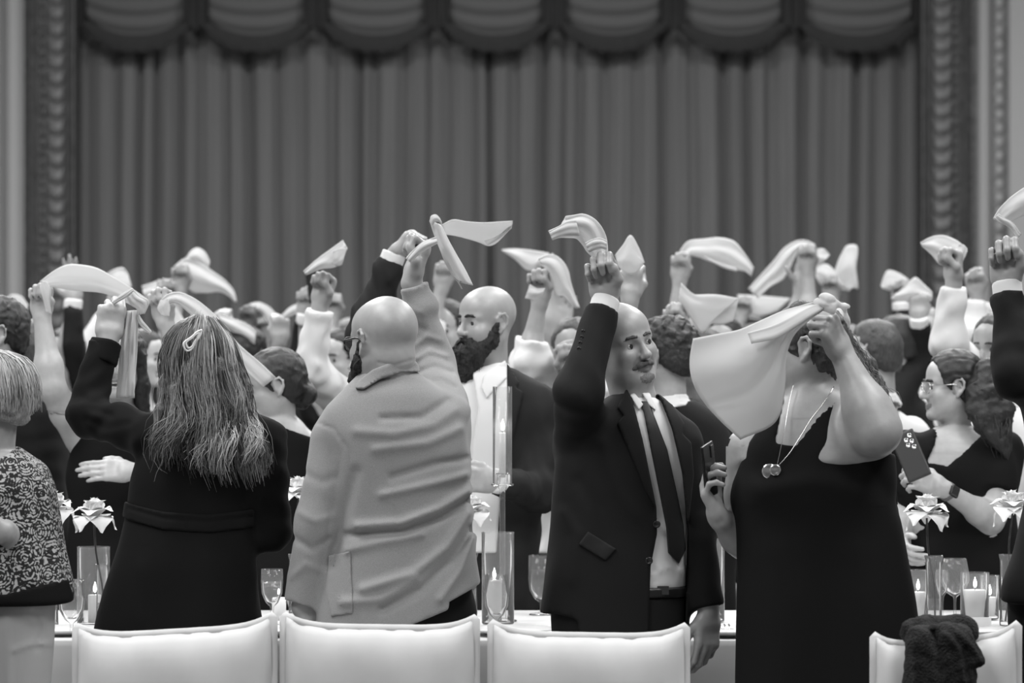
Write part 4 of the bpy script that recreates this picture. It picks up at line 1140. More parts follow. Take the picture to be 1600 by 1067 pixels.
# ================================================================== people built on one adaptable pattern
def person(label, hp, Y, yaw, byaw=None, hair='short', hm='hair_dark', skin='skin', top='suit', tm=None, fem=0.0, s=1.0, pitch=0, roll=0, rows=None, arms=None, res=.007, hres=.0065, gres=.012,
           width=1.0, smile=0.0, mouth=0.0, face=True, leg='suit', neckline=None, group_=None, tie=True, jaw=1.0, lean=0.0):
    """hp: pixel of the head centre at depth Y; arms: up to two dicts (side, el, wr, d, thumb, pose, kind) with pixel+depth offsets"""
    byaw = yaw if byaw is None else byaw
    c = P(hp[0], hp[1], Y); B = frame(byaw); base = c - B[:, 1] * .02
    sw = (.185 - .03 * fem) * s * width
    sz = c[2] - .275 * s
    H = Human(label, (base[0], base[1]), group_)
    neck = V(base[0], base[1], sz + .075 * s) - B[:, 1] * .01
    H.head(c, yaw, pitch, roll, s, res=res, neck=neck, nr=(.058 - .010 * fem) * s, fem=fem, smile=smile, mouth=mouth, jaw=jaw, eye=1.2)
    if rows is not None: tor = loft(prows(Y, rows), n=2.4)
    else:
        w, d = width * s, (1 + (width - 1) * 1.3) * s
        rr = [(sz + .085 * s, 0, -.01, .055 * w, .055 * d), (sz + .055 * s, 0, -.015, .095 * w, .075 * d), (sz + .02 * s, 0, -.015, (.15 - .02 * fem) * w, .095 * d), (sz - .05 * s, 0, -.01, (.185 - .03 * fem) * w, .115 * d), (sz - .20 * s, 0, .0, (.178 - .035 * fem) * w, .125 * d),
              (sz - .38 * s, 0, 0, (.165 - .04 * fem) * w, .115 * d), (sz - .52 * s, 0, 0, (.175 - .01 * fem) * w, .125 * d), (sz - .66 * s, 0, 0, (.185) * w, .135 * d)]
        if top == 'dress': rr.append((sz - .95 * s, 0, 0, .23 * w, .18 * d))
        tor = local([loft(rr, n=2.4)], V(base[0], base[1], 0), B, k=.03)
    H.tor = tor
    H.prims.append(offset_prim([tor, halfspace((0, 0, .8), (0, 0, -1))], -.016 if top != 'dress' else -.006))
    tmat = M[tm] if tm else M[{'suit': 'suit', 'shirt': 'shirt', 'dress': 'black'}[top]]
    garment, cuffs = [tor], []
    done = set()
    for a in (arms or []):
        sd = a['side']; done.add(sd); sg = 1 if sd == 'L' else -1
        S = V(base[0], base[1], sz - .02 * s) + B[:, 0] * sg * (sw - .03) if 'sh' not in a else P(a['sh'][0], a['sh'][1], Y + a['sh'][2])
        E = P(a['el'][0], a['el'][1], Y + a['el'][2]); W = P(a['wr'][0], a['wr'][1], Y + a['wr'][2])
        kind = a.get('kind', 'long'); n = unit(W - E)
        k = a.get('fat', 1.0)
        if kind == 'bare': H.arm(S, E, W, r=(.056 * k, .049 * k, .040 * k, .042 * k, .026 * k))
        else: H.arm(S, E, W, r=(.046, .042, .036, .038 if kind == 'long' else .040, .026))
        H.hand(W + n * .012, a['d'], a['thumb'], sd, a.get('pose', 'fist'), a.get('hs', 1.0) * s, hres, ext=E if kind in ('bare', 'short', 'rolled') else None)
        if kind == 'long':
            garment.append(sleeve([S, E, W - n * .01], [.076 * s, .062 * s, .047 * s], amp=.004, freq=45, seed=int(hp[0]) % 97))
            if top == 'suit': cuffs.append((E, W))
        elif kind == 'rolled':
            q = E + (W - E) * .35; garment.append(sleeve([S, E, q], [.078 * s, .066 * s, .056 * s], amp=.005, freq=50, seed=int(hp[0]) % 97))
            garment.append(group([capsule(q - n * .09, q + n * .05, .062 * s, .060 * s), halfspace(q + n * .006, n), halfspace(q - n * .07, -n)], k=.003))
        elif kind == 'short':
            q = S + (E - S) * .62; garment.append(sleeve([S, q], [.080 * s, .070 * s], amp=.004, freq=40, seed=3))
    for sd in ('L', 'R'):
        if sd in done: continue
        sg = 1 if sd == 'L' else -1
        S = V(base[0], base[1], sz - .02 * s) + B[:, 0] * sg * (sw - .03)
        E = S + V(0, 0, -.28 * s) + B[:, 0] * sg * .05 * s - B[:, 1] * .01; W = E + V(0, 0, -.24 * s) + B[:, 1] * .06
        H.arm(S, E, W, r=(.046, .042, .036, .038, .026) if top != 'dress' else (.05, .045, .038, .04, .025)); H.hand(W, (0, 0, -1) + B[:, 1] * .15, B[:, 1], sd, 'relaxed', s, .011)
        if top != 'dress': garment.append(sleeve([S, E, W], [.074 * s, .060 * s, .048 * s], amp=.003, freq=40, seed=5))
    if top == 'dress' and gres < .0125: H.boxes.append((V(base[0] - .26, base[1] - .2, sz - .14), V(base[0] + .26, base[1] + .2, sz + .09), .010))
    hz = max(.80, c[2] * .53)
    H.legs(base[0], base[1], hz - .03, byaw)
    H.finish(M[skin], .03)
    if face:
        H.eyes(); H.brows(M[hm if hm in M else 'hair_dark'])
        H.lips(M['lips'])
        if mouth > 0: H.teeth()
    H.garment = list(garment)
    hole = ellipsoid(neck + V(0, 0, .045 * s), (.072 * s, .072 * s, .06 * s), k=.006, op='s')
    if top == 'suit':
        # V opening with shirt and tie in front
        def vcut(p):
            q = (p - V(base[0], base[1], sz)) @ B
            return np.maximum(np.abs(q[:, 0]) - np.clip(.055 + (q[:, 2] - .06) * .16, 0.0, .06), np.maximum(-.40 - q[:, 2], -q[:, 1] - .0))
        cut = ('s', .003, vcut, None, None)
        sdf_part('jacket', garment + [hole, wob(int(hp[0]) % 50, 20, .003), cut], gres, tmat, H.root)
        inner = offset_prim([tor], -.010)
        sdf_part('shirt', [inner, ellipsoid(neck + V(0, 0, .055 * s), (.064 * s, .064 * s, .06 * s), k=.004, op='s'), halfspace(V(0, 0, sz - .5 * s), (0, 0, -1))], gres, M['shirt'], H.root)
        if tie:
            tl = [capsule((0, .06, .055), (0, .14, -.35), .018, .034, k=0)]
            lo, hi = bounds([local(tl, V(base[0], base[1], sz), B)])
            v, q = surf([shell([tor], -.012, .000), ('i', .003, local(tl + [], V(base[0], base[1], sz), B)[2], None, None)], max(.007, gres * .7), lo - .03, hi + .03)
            if len(q): mesh_np('tie', v, q, M['tie'], H.root)
        collar_ring('shirt_collar', neck + V(0, 0, .028 * s), B, .064 * s, -.02, .026, M['shirt'], H.root, gap=.55, res=max(.006, gres * .45))
        for E, W in cuffs: sdf_part('cuff', cuff(E, W, .040 * s, .041 * s, -.03, .02), max(.005, gres * .4), M['shirt'], H.root)
        trousers(H, base[0], base[1], hz, byaw, .155 * s, .115 * s, M['suit'], res=.034, top=hz + .06)
        shoes(H, base[0], base[1], byaw)
    elif top == 'shirt':
        sdf_part('shirt', garment + [hole, wob(int(hp[0]) % 50, 30, .004), halfspace(V(0, 0, hz + .02), (0, 0, -1))], gres, tmat, H.root)
        collar_ring('collar', neck + V(0, 0, .028 * s), B, .066 * s, -.025, .026, tmat, H.root, gap=.6, res=max(.006, gres * .45))
        trousers(H, base[0], base[1], hz, byaw, .165 * s, .12 * s, M['suit'], res=.034)
        shoes(H, base[0], base[1], byaw)
    elif top == 'dress':
        cuts = neckline or [ellipsoid(neck + V(0, 0, .03 * s), (.10 * s, .10 * s, .07 * s), k=.01, op='s')]
        sdf_part('dress', garment + [wob(int(hp[0]) % 50, 24, .003)] + cuts, gres, tmat, H.root)
        shoes(H, base[0], base[1], byaw)
    hmat = M[hm]
    hr = max(.006, res)
    if hair == 'short':
        sdf_part('hair', hair_cap(H, .012, [((0, .058, .05), (0, 1, -.25)), ((0, .005, -.01), (0, .55, -.8)), ((0, 0, -.075), (0, 0, -1))], [wob(int(hp[0]) % 30, 190, .004, (1, 1, .5))]), hr, hmat, H.root)
    elif hair == 'fade':
        sdf_part('hair', hair_cap(H, .003, [((0, .050, .03), (0, 1, -.25)), ((0, .005, -.01), (0, .55, -.8)), ((0, 0, -.06), (0, 0, -1))]) + [local([ellipsoid((0, -.005, .085), (.066, .088, .052), k=.02)], H.hc, H.R, s, k=.01), wob(4, 220, .003, (1, 1, .5))], hr, hmat, H.root)
    elif hair == 'curly':
        pr = hair_cap(H, .014, [((0, .055, .05), (0, 1, -.25)), ((0, .005, -.01), (0, .55, -.8)), ((0, 0, -.075), (0, 0, -1))])
        rs = np.random.RandomState(int(hp[0]))
        for i in range(130):
            d = unit(rs.normal(size=3) * V(1, 1, .8) + V(0, -.25, .75))
            if d[1] > .75 and d[2] < .5: continue
            if d[2] < -.1 and d[1] > -.2: continue
            q = V(0, -.018, .038) + d * V(.086, .106, .096)
            pr.append(ellipsoid(H.h(*q), np.array([.012, .012, .010]) * s * rs.uniform(.7, 1.3), k=.005))
        sdf_part('hair', pr + [wob(9, 260, .002)], hr, hmat, H.root)
    elif hair in ('long', 'updo', 'pony'):
        cut = [((0, .062, .04), (0, 1, -.3)), ((0, .03, -.05), (0, 1, -.35))] if hair == 'long' else [((0, .055, .04), (0, 1, -.3)), ((0, .012, -.02), (0, .7, -.8)), ((0, 0, -.085), (0, 0, -1))]
        pr = hair_cap(H, .014, cut, ears=hair != 'long')
        if hair == 'long':
            for x in (-.07, -.045, 0, .045, .07):
                y = .015 - .10 * (1 - (x / .075)**2)
                pr += chain([H.h(x, y, .02), H.h(x * 1.12, y - .008, -.08), H.h(x * 1.15, y - .02, -.20), H.h(x * 1.05, y - .02, -.29)], [.022, .026, .024, .012], k=.02)
        elif hair == 'updo':
            for q, r in (((0, -.105, -.045), .040), ((.02, -.115, -.06), .028), ((-.022, -.112, -.03), .028), ((0, -.09, -.08), .026)): pr.append(ellipsoid(H.h(*q), np.full(3, r * s), k=.012))
        sdf_part('hair', pr + [wob(int(hp[0]) % 30, 170, .0025, (1, 1, .4))], hr, hmat, H.root)
    return H
def A(side, el, wr, d=(0, 0, 1), thumb=(1, 0, 0), pose='fist', kind='long', **k):
    return dict(side=side, el=el, wr=wr, d=d, thumb=thumb, pose=pose, kind=kind, **k)

# ------------------------------------------------------------------ the tall bearded man across the table
def bearded_man():
    H = person('bald man with a full dark beard in a dark suit and open white shirt', (758, 504), Y2, -52, -28, hair=None, top='suit', tm='suit_mid', s=1.0, mouth=.75, res=.0044, hres=.005, gres=.009, tie=False, hm='beard',
               rows=[(572, 738, 800, .06), (586, 722, 822, .085), (602, 705, 850, .105), (630, 694, 868, .125), (680, 690, 866, .135), (740, 692, 856, .135), (800, 696, 848, .135), (880, 698, 842, .14), (980, 696, 842, .14)],
               arms=[A('R', (570, 520, -.02), (613, 404, -.02), (.62, -.05, .75), (.2, .9, -.1), 'fist', sh=(688, 625, .02)), A('L', (846, 770, -.12), (778, 752, -.30), (-1, -.15, .05), (.1, .1, 1), 'flat', sh=(848, 645, -.01))])
    beard(H, .060, 1.12, M['beard'], .0045, .9, tufts=420, shade=(.008, .045))
    sh = [offset_prim([H.tor], -.006)]
    # white shirt front between the open jacket edges, and its collar wings
    patch('shirt_front', [H.tor], [(738, 578), (792, 562), (793, 640), (786, 720), (776, 860), (736, 860), (738, 700), (748, 640)], Y2, -.012, .012, M['shirt'], H.root, .006)
    patch('collar_wing', [H.tor], [(756, 586), (790, 562), (792, 590), (760, 622), (752, 604)], Y2, -.01, .020, M['shirt'], H.root, .0055)
    patch('lapel', H.garment, [(792, 566), (800, 578), (812, 598), (806, 604), (818, 612), (800, 690), (782, 800), (786, 700), (792, 620)], Y2, -.003, .009, M['suit_mid'], H.root, .006)
    return H
def updo_woman():
    H = person('woman in a black boat-neck top with dark hair pinned up and a pearl earring', (427, 603), Y2, -78, -60, hair='updo', hm='hair_dark', skin='skin_pale', top='dress', fem=1, s=.94, pitch=-12, res=.005, hres=.0048, gres=.009,
               rows=[(645, 412, 462, .05), (662, 394, 478, .08), (682, 376, 492, .105), (720, 366, 500, .12), (780, 370, 498, .12), (840, 372, 492, .12), (900, 362, 500, .14), (990, 352, 510, .16)],
               arms=[A('R', (300, 610, -.10), (259, 505, -.10), (-.12, 0, 1), (.9, -.3, 0), 'fist', 'bare', sh=(392, 690, 0)), A('L', (486, 812, .03), (482, 905, .0), (0, -.1, -1), (-.6, -.6, 0), 'relaxed', 'long', sh=(480, 700, 0))],
               neckline=[pxprism([(380, 600), (500, 600), (492, 684), (470, 676), (440, 664), (410, 652), (396, 650)], Y2, Y2 - .5, Y2 + .5, k=.004, op='s')])
    for dz in (-.046, -.060):
        v, f, _ = uv_ball(H.h(-.082, -.004, dz), .0058, V(0, -1, 0), 10, 8); mesh_np('earring', v, f, M['pearl'], H.root)
    g = [[H.h(-.06, .06, .085), H.h(-.092, .0, .075), H.h(-.088, -.06, .03), H.h(-.04, -.115, -.03)], [H.h(-.066, .052, .055), H.h(-.095, .0, .035), H.h(-.088, -.06, .0), H.h(-.04, -.115, -.045)], [H.h(-.068, .042, .03), H.h(-.093, -.005, .005), H.h(-.082, -.065, -.03), H.h(-.04, -.11, -.06)]]
    strands('hair_strands', g, 240, .004, .0011, M['hair'], H.root, seg=12, shade=(.008, .07), seed=4, sides=3, wave=.001)
    return H
def raised_arm_woman():
    H = person('smiling woman in a sleeveless black dress with one bare arm raised, dark hair down', (187, 566), Y2, -8, -5, hair='long', hm='hair_dark', skin='skin_pale', top='dress', fem=1, s=.94, smile=1, mouth=.5, res=.005, hres=.0048, gres=.009,
               rows=[(628, 165, 208, .05), (645, 148, 226, .075), (665, 126, 240, .10), (700, 114, 250, .12), (740, 106, 256, .125), (800, 108, 252, .12), (870, 104, 260, .13), (980, 96, 268, .15)],
               arms=[A('R', (80, 604, -.16), (66, 497, -.14), (0, 0, 1), (1, -.2, 0), 'fist', 'bare', sh=(126, 682, 0), fat=1.04, hs=.96), A('L', (262, 775, -.06), (206, 738, -.22), (-1, -.05, .02), (0, .5, 1), 'flat', 'bare', sh=(246, 690, 0), hs=.96)],
               neckline=[pxprism([(90, 560), (290, 560), (290, 655), (246, 690), (232, 650), (215, 676), (160, 676), (142, 652), (112, 706), (90, 706)], Y2, Y2 - .5, Y2 + .5, k=.004, op='s')])
    return H
def ponytail_woman():
    Y = Y2
    H = person('woman with a long dark ponytail and glasses in a black v-neck top, holding a phone', (1486, 604), Y, -82, -50, hair='pony', hm='hair_dark', skin='skin_pale', top='dress', fem=1, s=.94, res=.005, hres=.005, gres=.0095,
               rows=[(660, 1474, 1510, .048), (672, 1448, 1540, .078), (690, 1412, 1568, .105), (720, 1394, 1582, .125), (780, 1396, 1588, .13), (840, 1400, 1590, .13), (900, 1400, 1590, .14), (1000, 1396, 1592, .15)],
               arms=[A('L', (1550, 812, -.12), (1476, 765, -.26), (-.9, -.2, .36), (-.1, .3, .95), 'phone', 'short', sh=(1566, 706, -.01), fat=1.0), A('R', (1405, 800, .0), (1410, 850, -.2), (0, -.9, -.2), (0, 0, 1), 'relaxed', 'short', sh=(1412, 706, .0))],
               neckline=[pxprism([(1430, 600), (1570, 600), (1534, 664), (1526, 680), (1474, 726), (1442, 720), (1456, 692), (1464, 668), (1452, 640)], Y, Y - .5, Y + .02, k=.004, op='s')])
    glasses(H, M['metal'], thick=.0012)
    def Q(*p): return [P(a, b, Y + d) for a, b, d in p]
    tl = [Q((1543, 568, -.05), (1560, 600, -.07), (1572, 640, -.08), (1570, 680, -.09), (1578, 700, -.09)), Q((1540, 572, -.06), (1548, 610, -.09), (1555, 650, -.10), (1562, 690, -.11), (1576, 720, -.10)), Q((1536, 576, -.07), (1535, 615, -.10), (1538, 650, -.115), (1550, 680, -.12), (1566, 690, -.12)), Q((1530, 580, -.05), (1522, 610, -.08), (1522, 640, -.10), (1532, 665, -.115), (1552, 690, -.12))]
    pr = []
    for g in tl: pr += chain(g, [.020, .026, .026, .020, .008], k=.02)
    sdf_part('ponytail', pr + [wob(6, 150, .003, (1, 1, .3))], .007, M['hair_dark'], H.root)
    strands('hair_strands', tl, 420, .013, .0012, M['hair'], H.root, seg=16, shade=(.008, .06), wave=.012, wfreq=12, seed=21, sides=3)
    g = [[H.h(-.055, .064, .09), H.h(-.093, .0, .085), H.h(-.086, -.06, .06), H.h(-.03, -.115, .035)], [H.h(-.066, .055, .055), H.h(-.096, .0, .045), H.h(-.088, -.06, .04), H.h(-.03, -.118, .03)], [H.h(-.07, .045, .025), H.h(-.096, -.005, .01), H.h(-.085, -.065, .015), H.h(-.03, -.118, .022)]]
    strands('hair_strands', g, 420, .005, .0011, M['hair'], H.root, seg=12, shade=(.008, .08), seed=22, sides=3, wave=.001)
    lk = [[H.h(-.072, .045, .02), H.h(-.085, .045, -.03), H.h(-.078, .052, -.08), H.h(-.07, .05, -.10)], [H.h(-.074, .035, .02), H.h(-.088, .03, -.03), H.h(-.08, .04, -.07), H.h(-.075, .045, -.09)]]
    strands('hair_strands', lk, 40, .003, .001, M['hair'], H.root, seg=10, shade=(.01, .06), seed=25, sides=3, wave=.004)
    # smart watch on the wrist
    Wp, Ep = P(1476, 765, Y - .26), P(1550, 812, Y - .12); n = unit(Wp - Ep); q = Wp - n * .012
    wt = empty('watch', (0, 0, 0)); wt.parent = H.root; wt.location = Vector(q) - H.root.location
    sdf_part('strap', [group([capsule(q - n * .05, q + n * .05, .0335, .0315), halfspace(q + n * .011, n, k=.002), halfspace(q - n * .011, -n, k=.002)])], .004, M['hair_light'], wt)
    fd = unit(V(.15, -1, .25)); fd = unit(fd - (fd @ n) * n); Rw = np.stack([n, np.cross(fd, n), fd], 1)
    sdf_part('watch_face', [rbox(q + fd * .034, (.019, .019, .007), Rw, rad=.006)], .003, M['plastic_black'], wt)
    return H
def left_suit_man():
    H = person('dark-haired man in a dark suit and white collar standing behind the grey-haired guest', (-10, 522), 12.2, -70, -30, hair='short', hm='hair_dark', top='suit', s=1.0, res=.007, gres=.010,
               rows=[(570, -38, 26, .06), (584, -56, 46, .09), (602, -80, 72, .11), (640, -98, 96, .13), (700, -104, 104, .13), (780, -104, 108, .13), (860, -104, 110, .14), (990, -106, 112, .15)])
    patch('lapel', H.garment, [(8, 566), (22, 580), (40, 596), (33, 604), (42, 612), (26, 680), (8, 740), (10, 660), (4, 600)], 12.2, -.003, .009, M['suit_mid'], H.root, .006)
    return H
def patterned_guest():
    Y = 9.75
    H = Human('grey-haired guest in a dark paisley poncho top and pale trousers', P(0, 900, Y))
    c = P(-14, 622, Y); neck = P(-10, 712, Y)
    H.head(c, -110, -4, 0, .96, res=.006, neck=neck, nr=.052, fem=.8)
    rows = prows(Y, [(694, -40, 26, .055), (708, -62, 44, .085), (724, -84, 66, .11), (750, -100, 79, .13), (800, -106, 88, .14), (860, -110, 98, .15), (906, -112, 109, .155), (938, -112, 112, .16)])
    tor = loft(rows, n=2.4)
    H.prims.append(offset_prim([tor], -.015))
    S2, E2, W2 = P(40, 760, Y - .02), P(30, 842, Y - .06), P(2, 830, Y - .16)
    H.arm(S2, E2, W2, r=(.045, .04, .036, .036, .025)); H.hand(W2, (-.9, -.3, .1), (0, 0, 1), 'R', 'relaxed', .95, .006, ext=E2)
    H.legs(c[0], Y, .86, -120); H.finish(M['skin'])
    sdf_part('poncho', [tor, ellipsoid(neck + V(.0, -.02, .02), (.070, .085, .055), k=.008, op='s'), folds([([(30, 720), (52, 800), (60, 900)], .02, .010), ([(80, 760), (90, 840), (100, 920)], .018, .008), ([(20, 780), (24, 860), (20, 930)], .014, -.008), ([(66, 760), (76, 850), (84, 930)], .01, -.006)], Y, yc=Y), wob(3, 26, .005, (1, 1, .3))], .0075, M['paisley'], H.root)
    patch('border', [tor], [(-112, 920), (20, 922), (70, 910), (110, 902), (118, 940), (60, 946), (-112, 946)], Y, -.004, .007, M['black'], H.root, .006)
    tr = [loft(prows(Y, [(935, -70, 86, .13), (1000, -74, 84, .13), (1067, -76, 79, .125), (1200, -70, 66, .11), (1330, -66, 56, .10), (1450, -60, 50, .09)]), n=2.3), folds([([(60, 950), (70, 980), (66, 1010)], .006, -.004), ([(30, 1010), (60, 1000), (82, 1004)], .006, .004), ([(20, 960), (24, 1067)], .01, .004)], Y, yc=Y)]
    sdf_part('trousers', tr, .008, M['khaki'], H.root)
    shoes(H, c[0], Y, -120)
    cap = hair_cap(H, .016, [((0, .050, .03), (0, 1, -.2)), ((0, .01, -.03), (0, .6, -.9)), ((0, 0, -.09), (0, 0, -1))]) + [wob(4, 130, .004)]
    sdf_part('hair', cap, .007, M['hair_grey'], H.root)
    g = []
    for x in (-1, -.75, -.5, -.25, 0, .25, .5, .75, 1):
        ang = x * 1.5
        sx, cx = math.sin(ang), math.cos(ang)
        g.append([H.h(.02 * sx, -.02, .135), H.h(.085 * sx, -.03 - .085 * cx, .09), H.h(.100 * sx, -.03 - .105 * cx, .02), H.h(.092 * sx, -.03 - .095 * cx, -.06)])
    strands('hair_strands', g, 520, .007, .0014, M['hair'], H.root, seg=10, shade=(.16, .62), wave=.006, wfreq=8, seed=31, sides=3, frizz=.006)
    return H
def paisley_mat():
    m = mat('paisley_print', .02, .8)
    nt = m.node_tree; b = nt.nodes['Principled BSDF']; N = nt.nodes.new; L = nt.links.new
    tc = N('ShaderNodeTexCoord')
    vo = N('ShaderNodeTexVoronoi'); vo.inputs['Scale'].default_value = 20; vo.distance = 'EUCLIDEAN'
    wv = N('ShaderNodeTexWave'); wv.wave_type = 'RINGS'; wv.inputs['Scale'].default_value = 16; wv.inputs['Distortion'].default_value = 10; wv.inputs['Detail'].default_value = 3; wv.inputs['Detail Scale'].default_value = 3.5
    nz = N('ShaderNodeTexNoise'); nz.inputs['Scale'].default_value = 130; nz.inputs['Detail'].default_value = 3
    s1 = N('ShaderNodeMath'); s1.operation = 'MULTIPLY'; s1.inputs[1].default_value = 42
    s2 = N('ShaderNodeMath'); s2.operation = 'SINE'
    mx = N('ShaderNodeMath'); mx.operation = 'ADD'; mx2 = N('ShaderNodeMath'); mx2.operation = 'ADD'
    cr = N('ShaderNodeValToRGB'); cr.color_ramp.elements[0].position = .50; cr.color_ramp.elements[0].color = (.008, .008, .008, 1); cr.color_ramp.elements[1].position = .66; cr.color_ramp.elements[1].color = (.42, .42, .42, 1)
    sc = N('ShaderNodeMath'); sc.operation = 'MULTIPLY'; sc.inputs[1].default_value = .45
    for n_ in (vo, wv, nz): L(tc.outputs['Object'], n_.inputs['Vector'])
    L(vo.outputs['Distance'], s1.inputs[0]); L(s1.outputs[0], s2.inputs[0]); L(s2.outputs[0], sc.inputs[0])
    L(sc.outputs[0], mx.inputs[0]); L(wv.outputs['Fac'], mx.inputs[1])
    sc2 = N('ShaderNodeMath'); sc2.operation = 'MULTIPLY'; sc2.inputs[1].default_value = .50
    L(mx.outputs[0], sc2.inputs[0]); L(sc2.outputs[0], mx2.inputs[0])
    sc3 = N('ShaderNodeMath'); sc3.operation = 'MULTIPLY'; sc3.inputs[1].default_value = .48; L(nz.outputs['Fac'], sc3.inputs[0]); L(sc3.outputs[0], mx2.inputs[1])
    L(mx2.outputs[0], cr.inputs['Fac']); L(cr.outputs['Color'], b.inputs['Base Color'])
    return m
M['paisley'] = paisley_mat()
M['khaki'] = mat('pale_trouser_cotton', .34, .85, bump=(500, .2, .001))
def right_suit_man():
    return person('man in a black suit with raised fist and white cuff beside the ponytail woman', (1672, 470), 10.0, -60, -20, hair='short', hm='hair_dark', top='suit', s=1.02, res=.012, hres=.0045, gres=.0105,
               rows=[(545, 1640, 1700, .06), (562, 1612, 1728, .09), (590, 1596, 1752, .12), (640, 1600, 1770, .135), (720, 1606, 1772, .14), (800, 1600, 1768, .14), (860, 1586, 1770, .145), (915, 1566, 1772, .15), (940, 1562, 1772, .15)],
               arms=[A('R', (1588, 588, -.16), (1574, 452, -.10), (-.08, 0, 1), (1, -.2, 0), 'grip', 'long', sh=(1636, 612, 0), hs=1.04)])
# ------------------------------------------------------------------ tables, settings, chairs
M['cloth'] = mat('white_tablecloth', .56, .8, bump=(600, .1, .001), spec=.2)
M['chair_cloth'] = mat('white_slipcover', .62, .8, bump=(500, .16, .001), var=(12, .03, (1, 1, 1)), spec=.2)
M['wax'] = mat('candle_wax', .80, .5, sss=.3)
M['flame'] = mat('candle_flame', .9, .5, emit=22)
M['rose'] = mat('white_rose_petal', .80, .6, sss=.2)
M['stem'] = mat('rose_stem', .03, .6, var=(60, .5, (1, 1, 1)))
M['china'] = mat('white_china', .78, .15)
M['paper'] = mat('white_menu_card', .75, .6)
TZ = .76
def lathe(name, c, prof, m, parent=None, n=28, closed=False):
    v, f = [], []
    for r, z in prof:
        for i in range(n):
            a = 2 * math.pi * i / n; v.append((c[0] + r * math.cos(a), c[1] + r * math.sin(a), c[2] + z))
    for j in range(len(prof) - 1):
        for i in range(n): f.append((j * n + i, j * n + (i + 1) % n, (j + 1) * n + (i + 1) % n, (j + 1) * n + i))
    if closed: f.append(tuple(range(n))[::-1]); f.append(tuple((len(prof) - 1) * n + i for i in range(n)))
    return mesh_np(name, v, f, m, parent, origin=None if parent is not None else c)
def table_cloth(name, x0, x1, y0, y1, label, seed=1):
    r = random.Random(seed); root = empty('banquet_table', ((x0 + x1) / 2, (y0 + y1) / 2, 0), label, 'table')
    box('tabletop', x0 + .02, x1 - .02, y0 + .02, y1 - .02, TZ - .03, TZ - .006, M['cloth'], root)
    for lx in (x0 + .15, x1 - .15):
        for ly in (y0 + .15, y1 - .15): box('leg', lx - .03, lx + .03, ly - .03, ly + .03, 0, TZ - .03, M['dark_metal'], root)
    # cloth as its own thing lying on the table
    n = 260; per = []
    nx, ny = 200, 30
    for i in range(nx): per.append((x0 + (x1 - x0) * i / nx, y0, 0, -1))
    for i in range(ny): per.append((x1, y0 + (y1 - y0) * i / ny, 1, 0))
    for i in range(nx): per.append((x1 - (x1 - x0) * i / nx, y1, 0, 1))
    for i in range(ny): per.append((x0, y1 - (y1 - y0) * i / ny, -1, 0))
    L = len(per); v, f = [], []
    zs = [TZ, TZ - .004, TZ - .02, TZ - .10, TZ - .25, TZ - .45, .03]
    for j, z in enumerate(zs):
        t = max(0, (TZ - .02 - z) / (TZ - .05))
        for k, (x, y, nx_, ny_) in enumerate(per):
            w = (.016 * math.sin(k * .42 + seed) + .012 * math.sin(k * .17 + 2 * seed) + .02) * t + (.006 if j > 1 else (.003 if j == 1 else 0))
            v.append((x + nx_ * w, y + ny_ * w, z))
    for j in range(len(zs) - 1):
        for k in range(L): f.append((j * L + k, j * L + (k + 1) % L, (j + 1) * L + (k + 1) % L, (j + 1) * L + k))
    f.append(tuple(range(L))[::-1])
    return mesh_np('tablecloth', v, [tuple(reversed(q)) for q in f], M['cloth'], origin=((x0 + x1) / 2, (y0 + y1) / 2, TZ)), root
tc1, _ = table_cloth('table', -3.3, 3.3, 10.45, 11.6, 'long banquet table under the cloth between the standing guests', 1)
tag(tc1, 'white cloth hanging to the floor over the long banquet table behind the chairs', 'tablecloth')
tc2, _ = table_cloth('table', -3.4, 3.4, 13.72, 14.62, 'long banquet table under the cloth deeper in the crowd', 4)
tag(tc2, 'white cloth over the far banquet table deeper in the crowd', 'tablecloth')
def on_table(px, py):
    """point of the table top seen at a pixel"""
    Y = (EYE - TZ) * FPX / (py - 533.5); return P(px, py, Y)
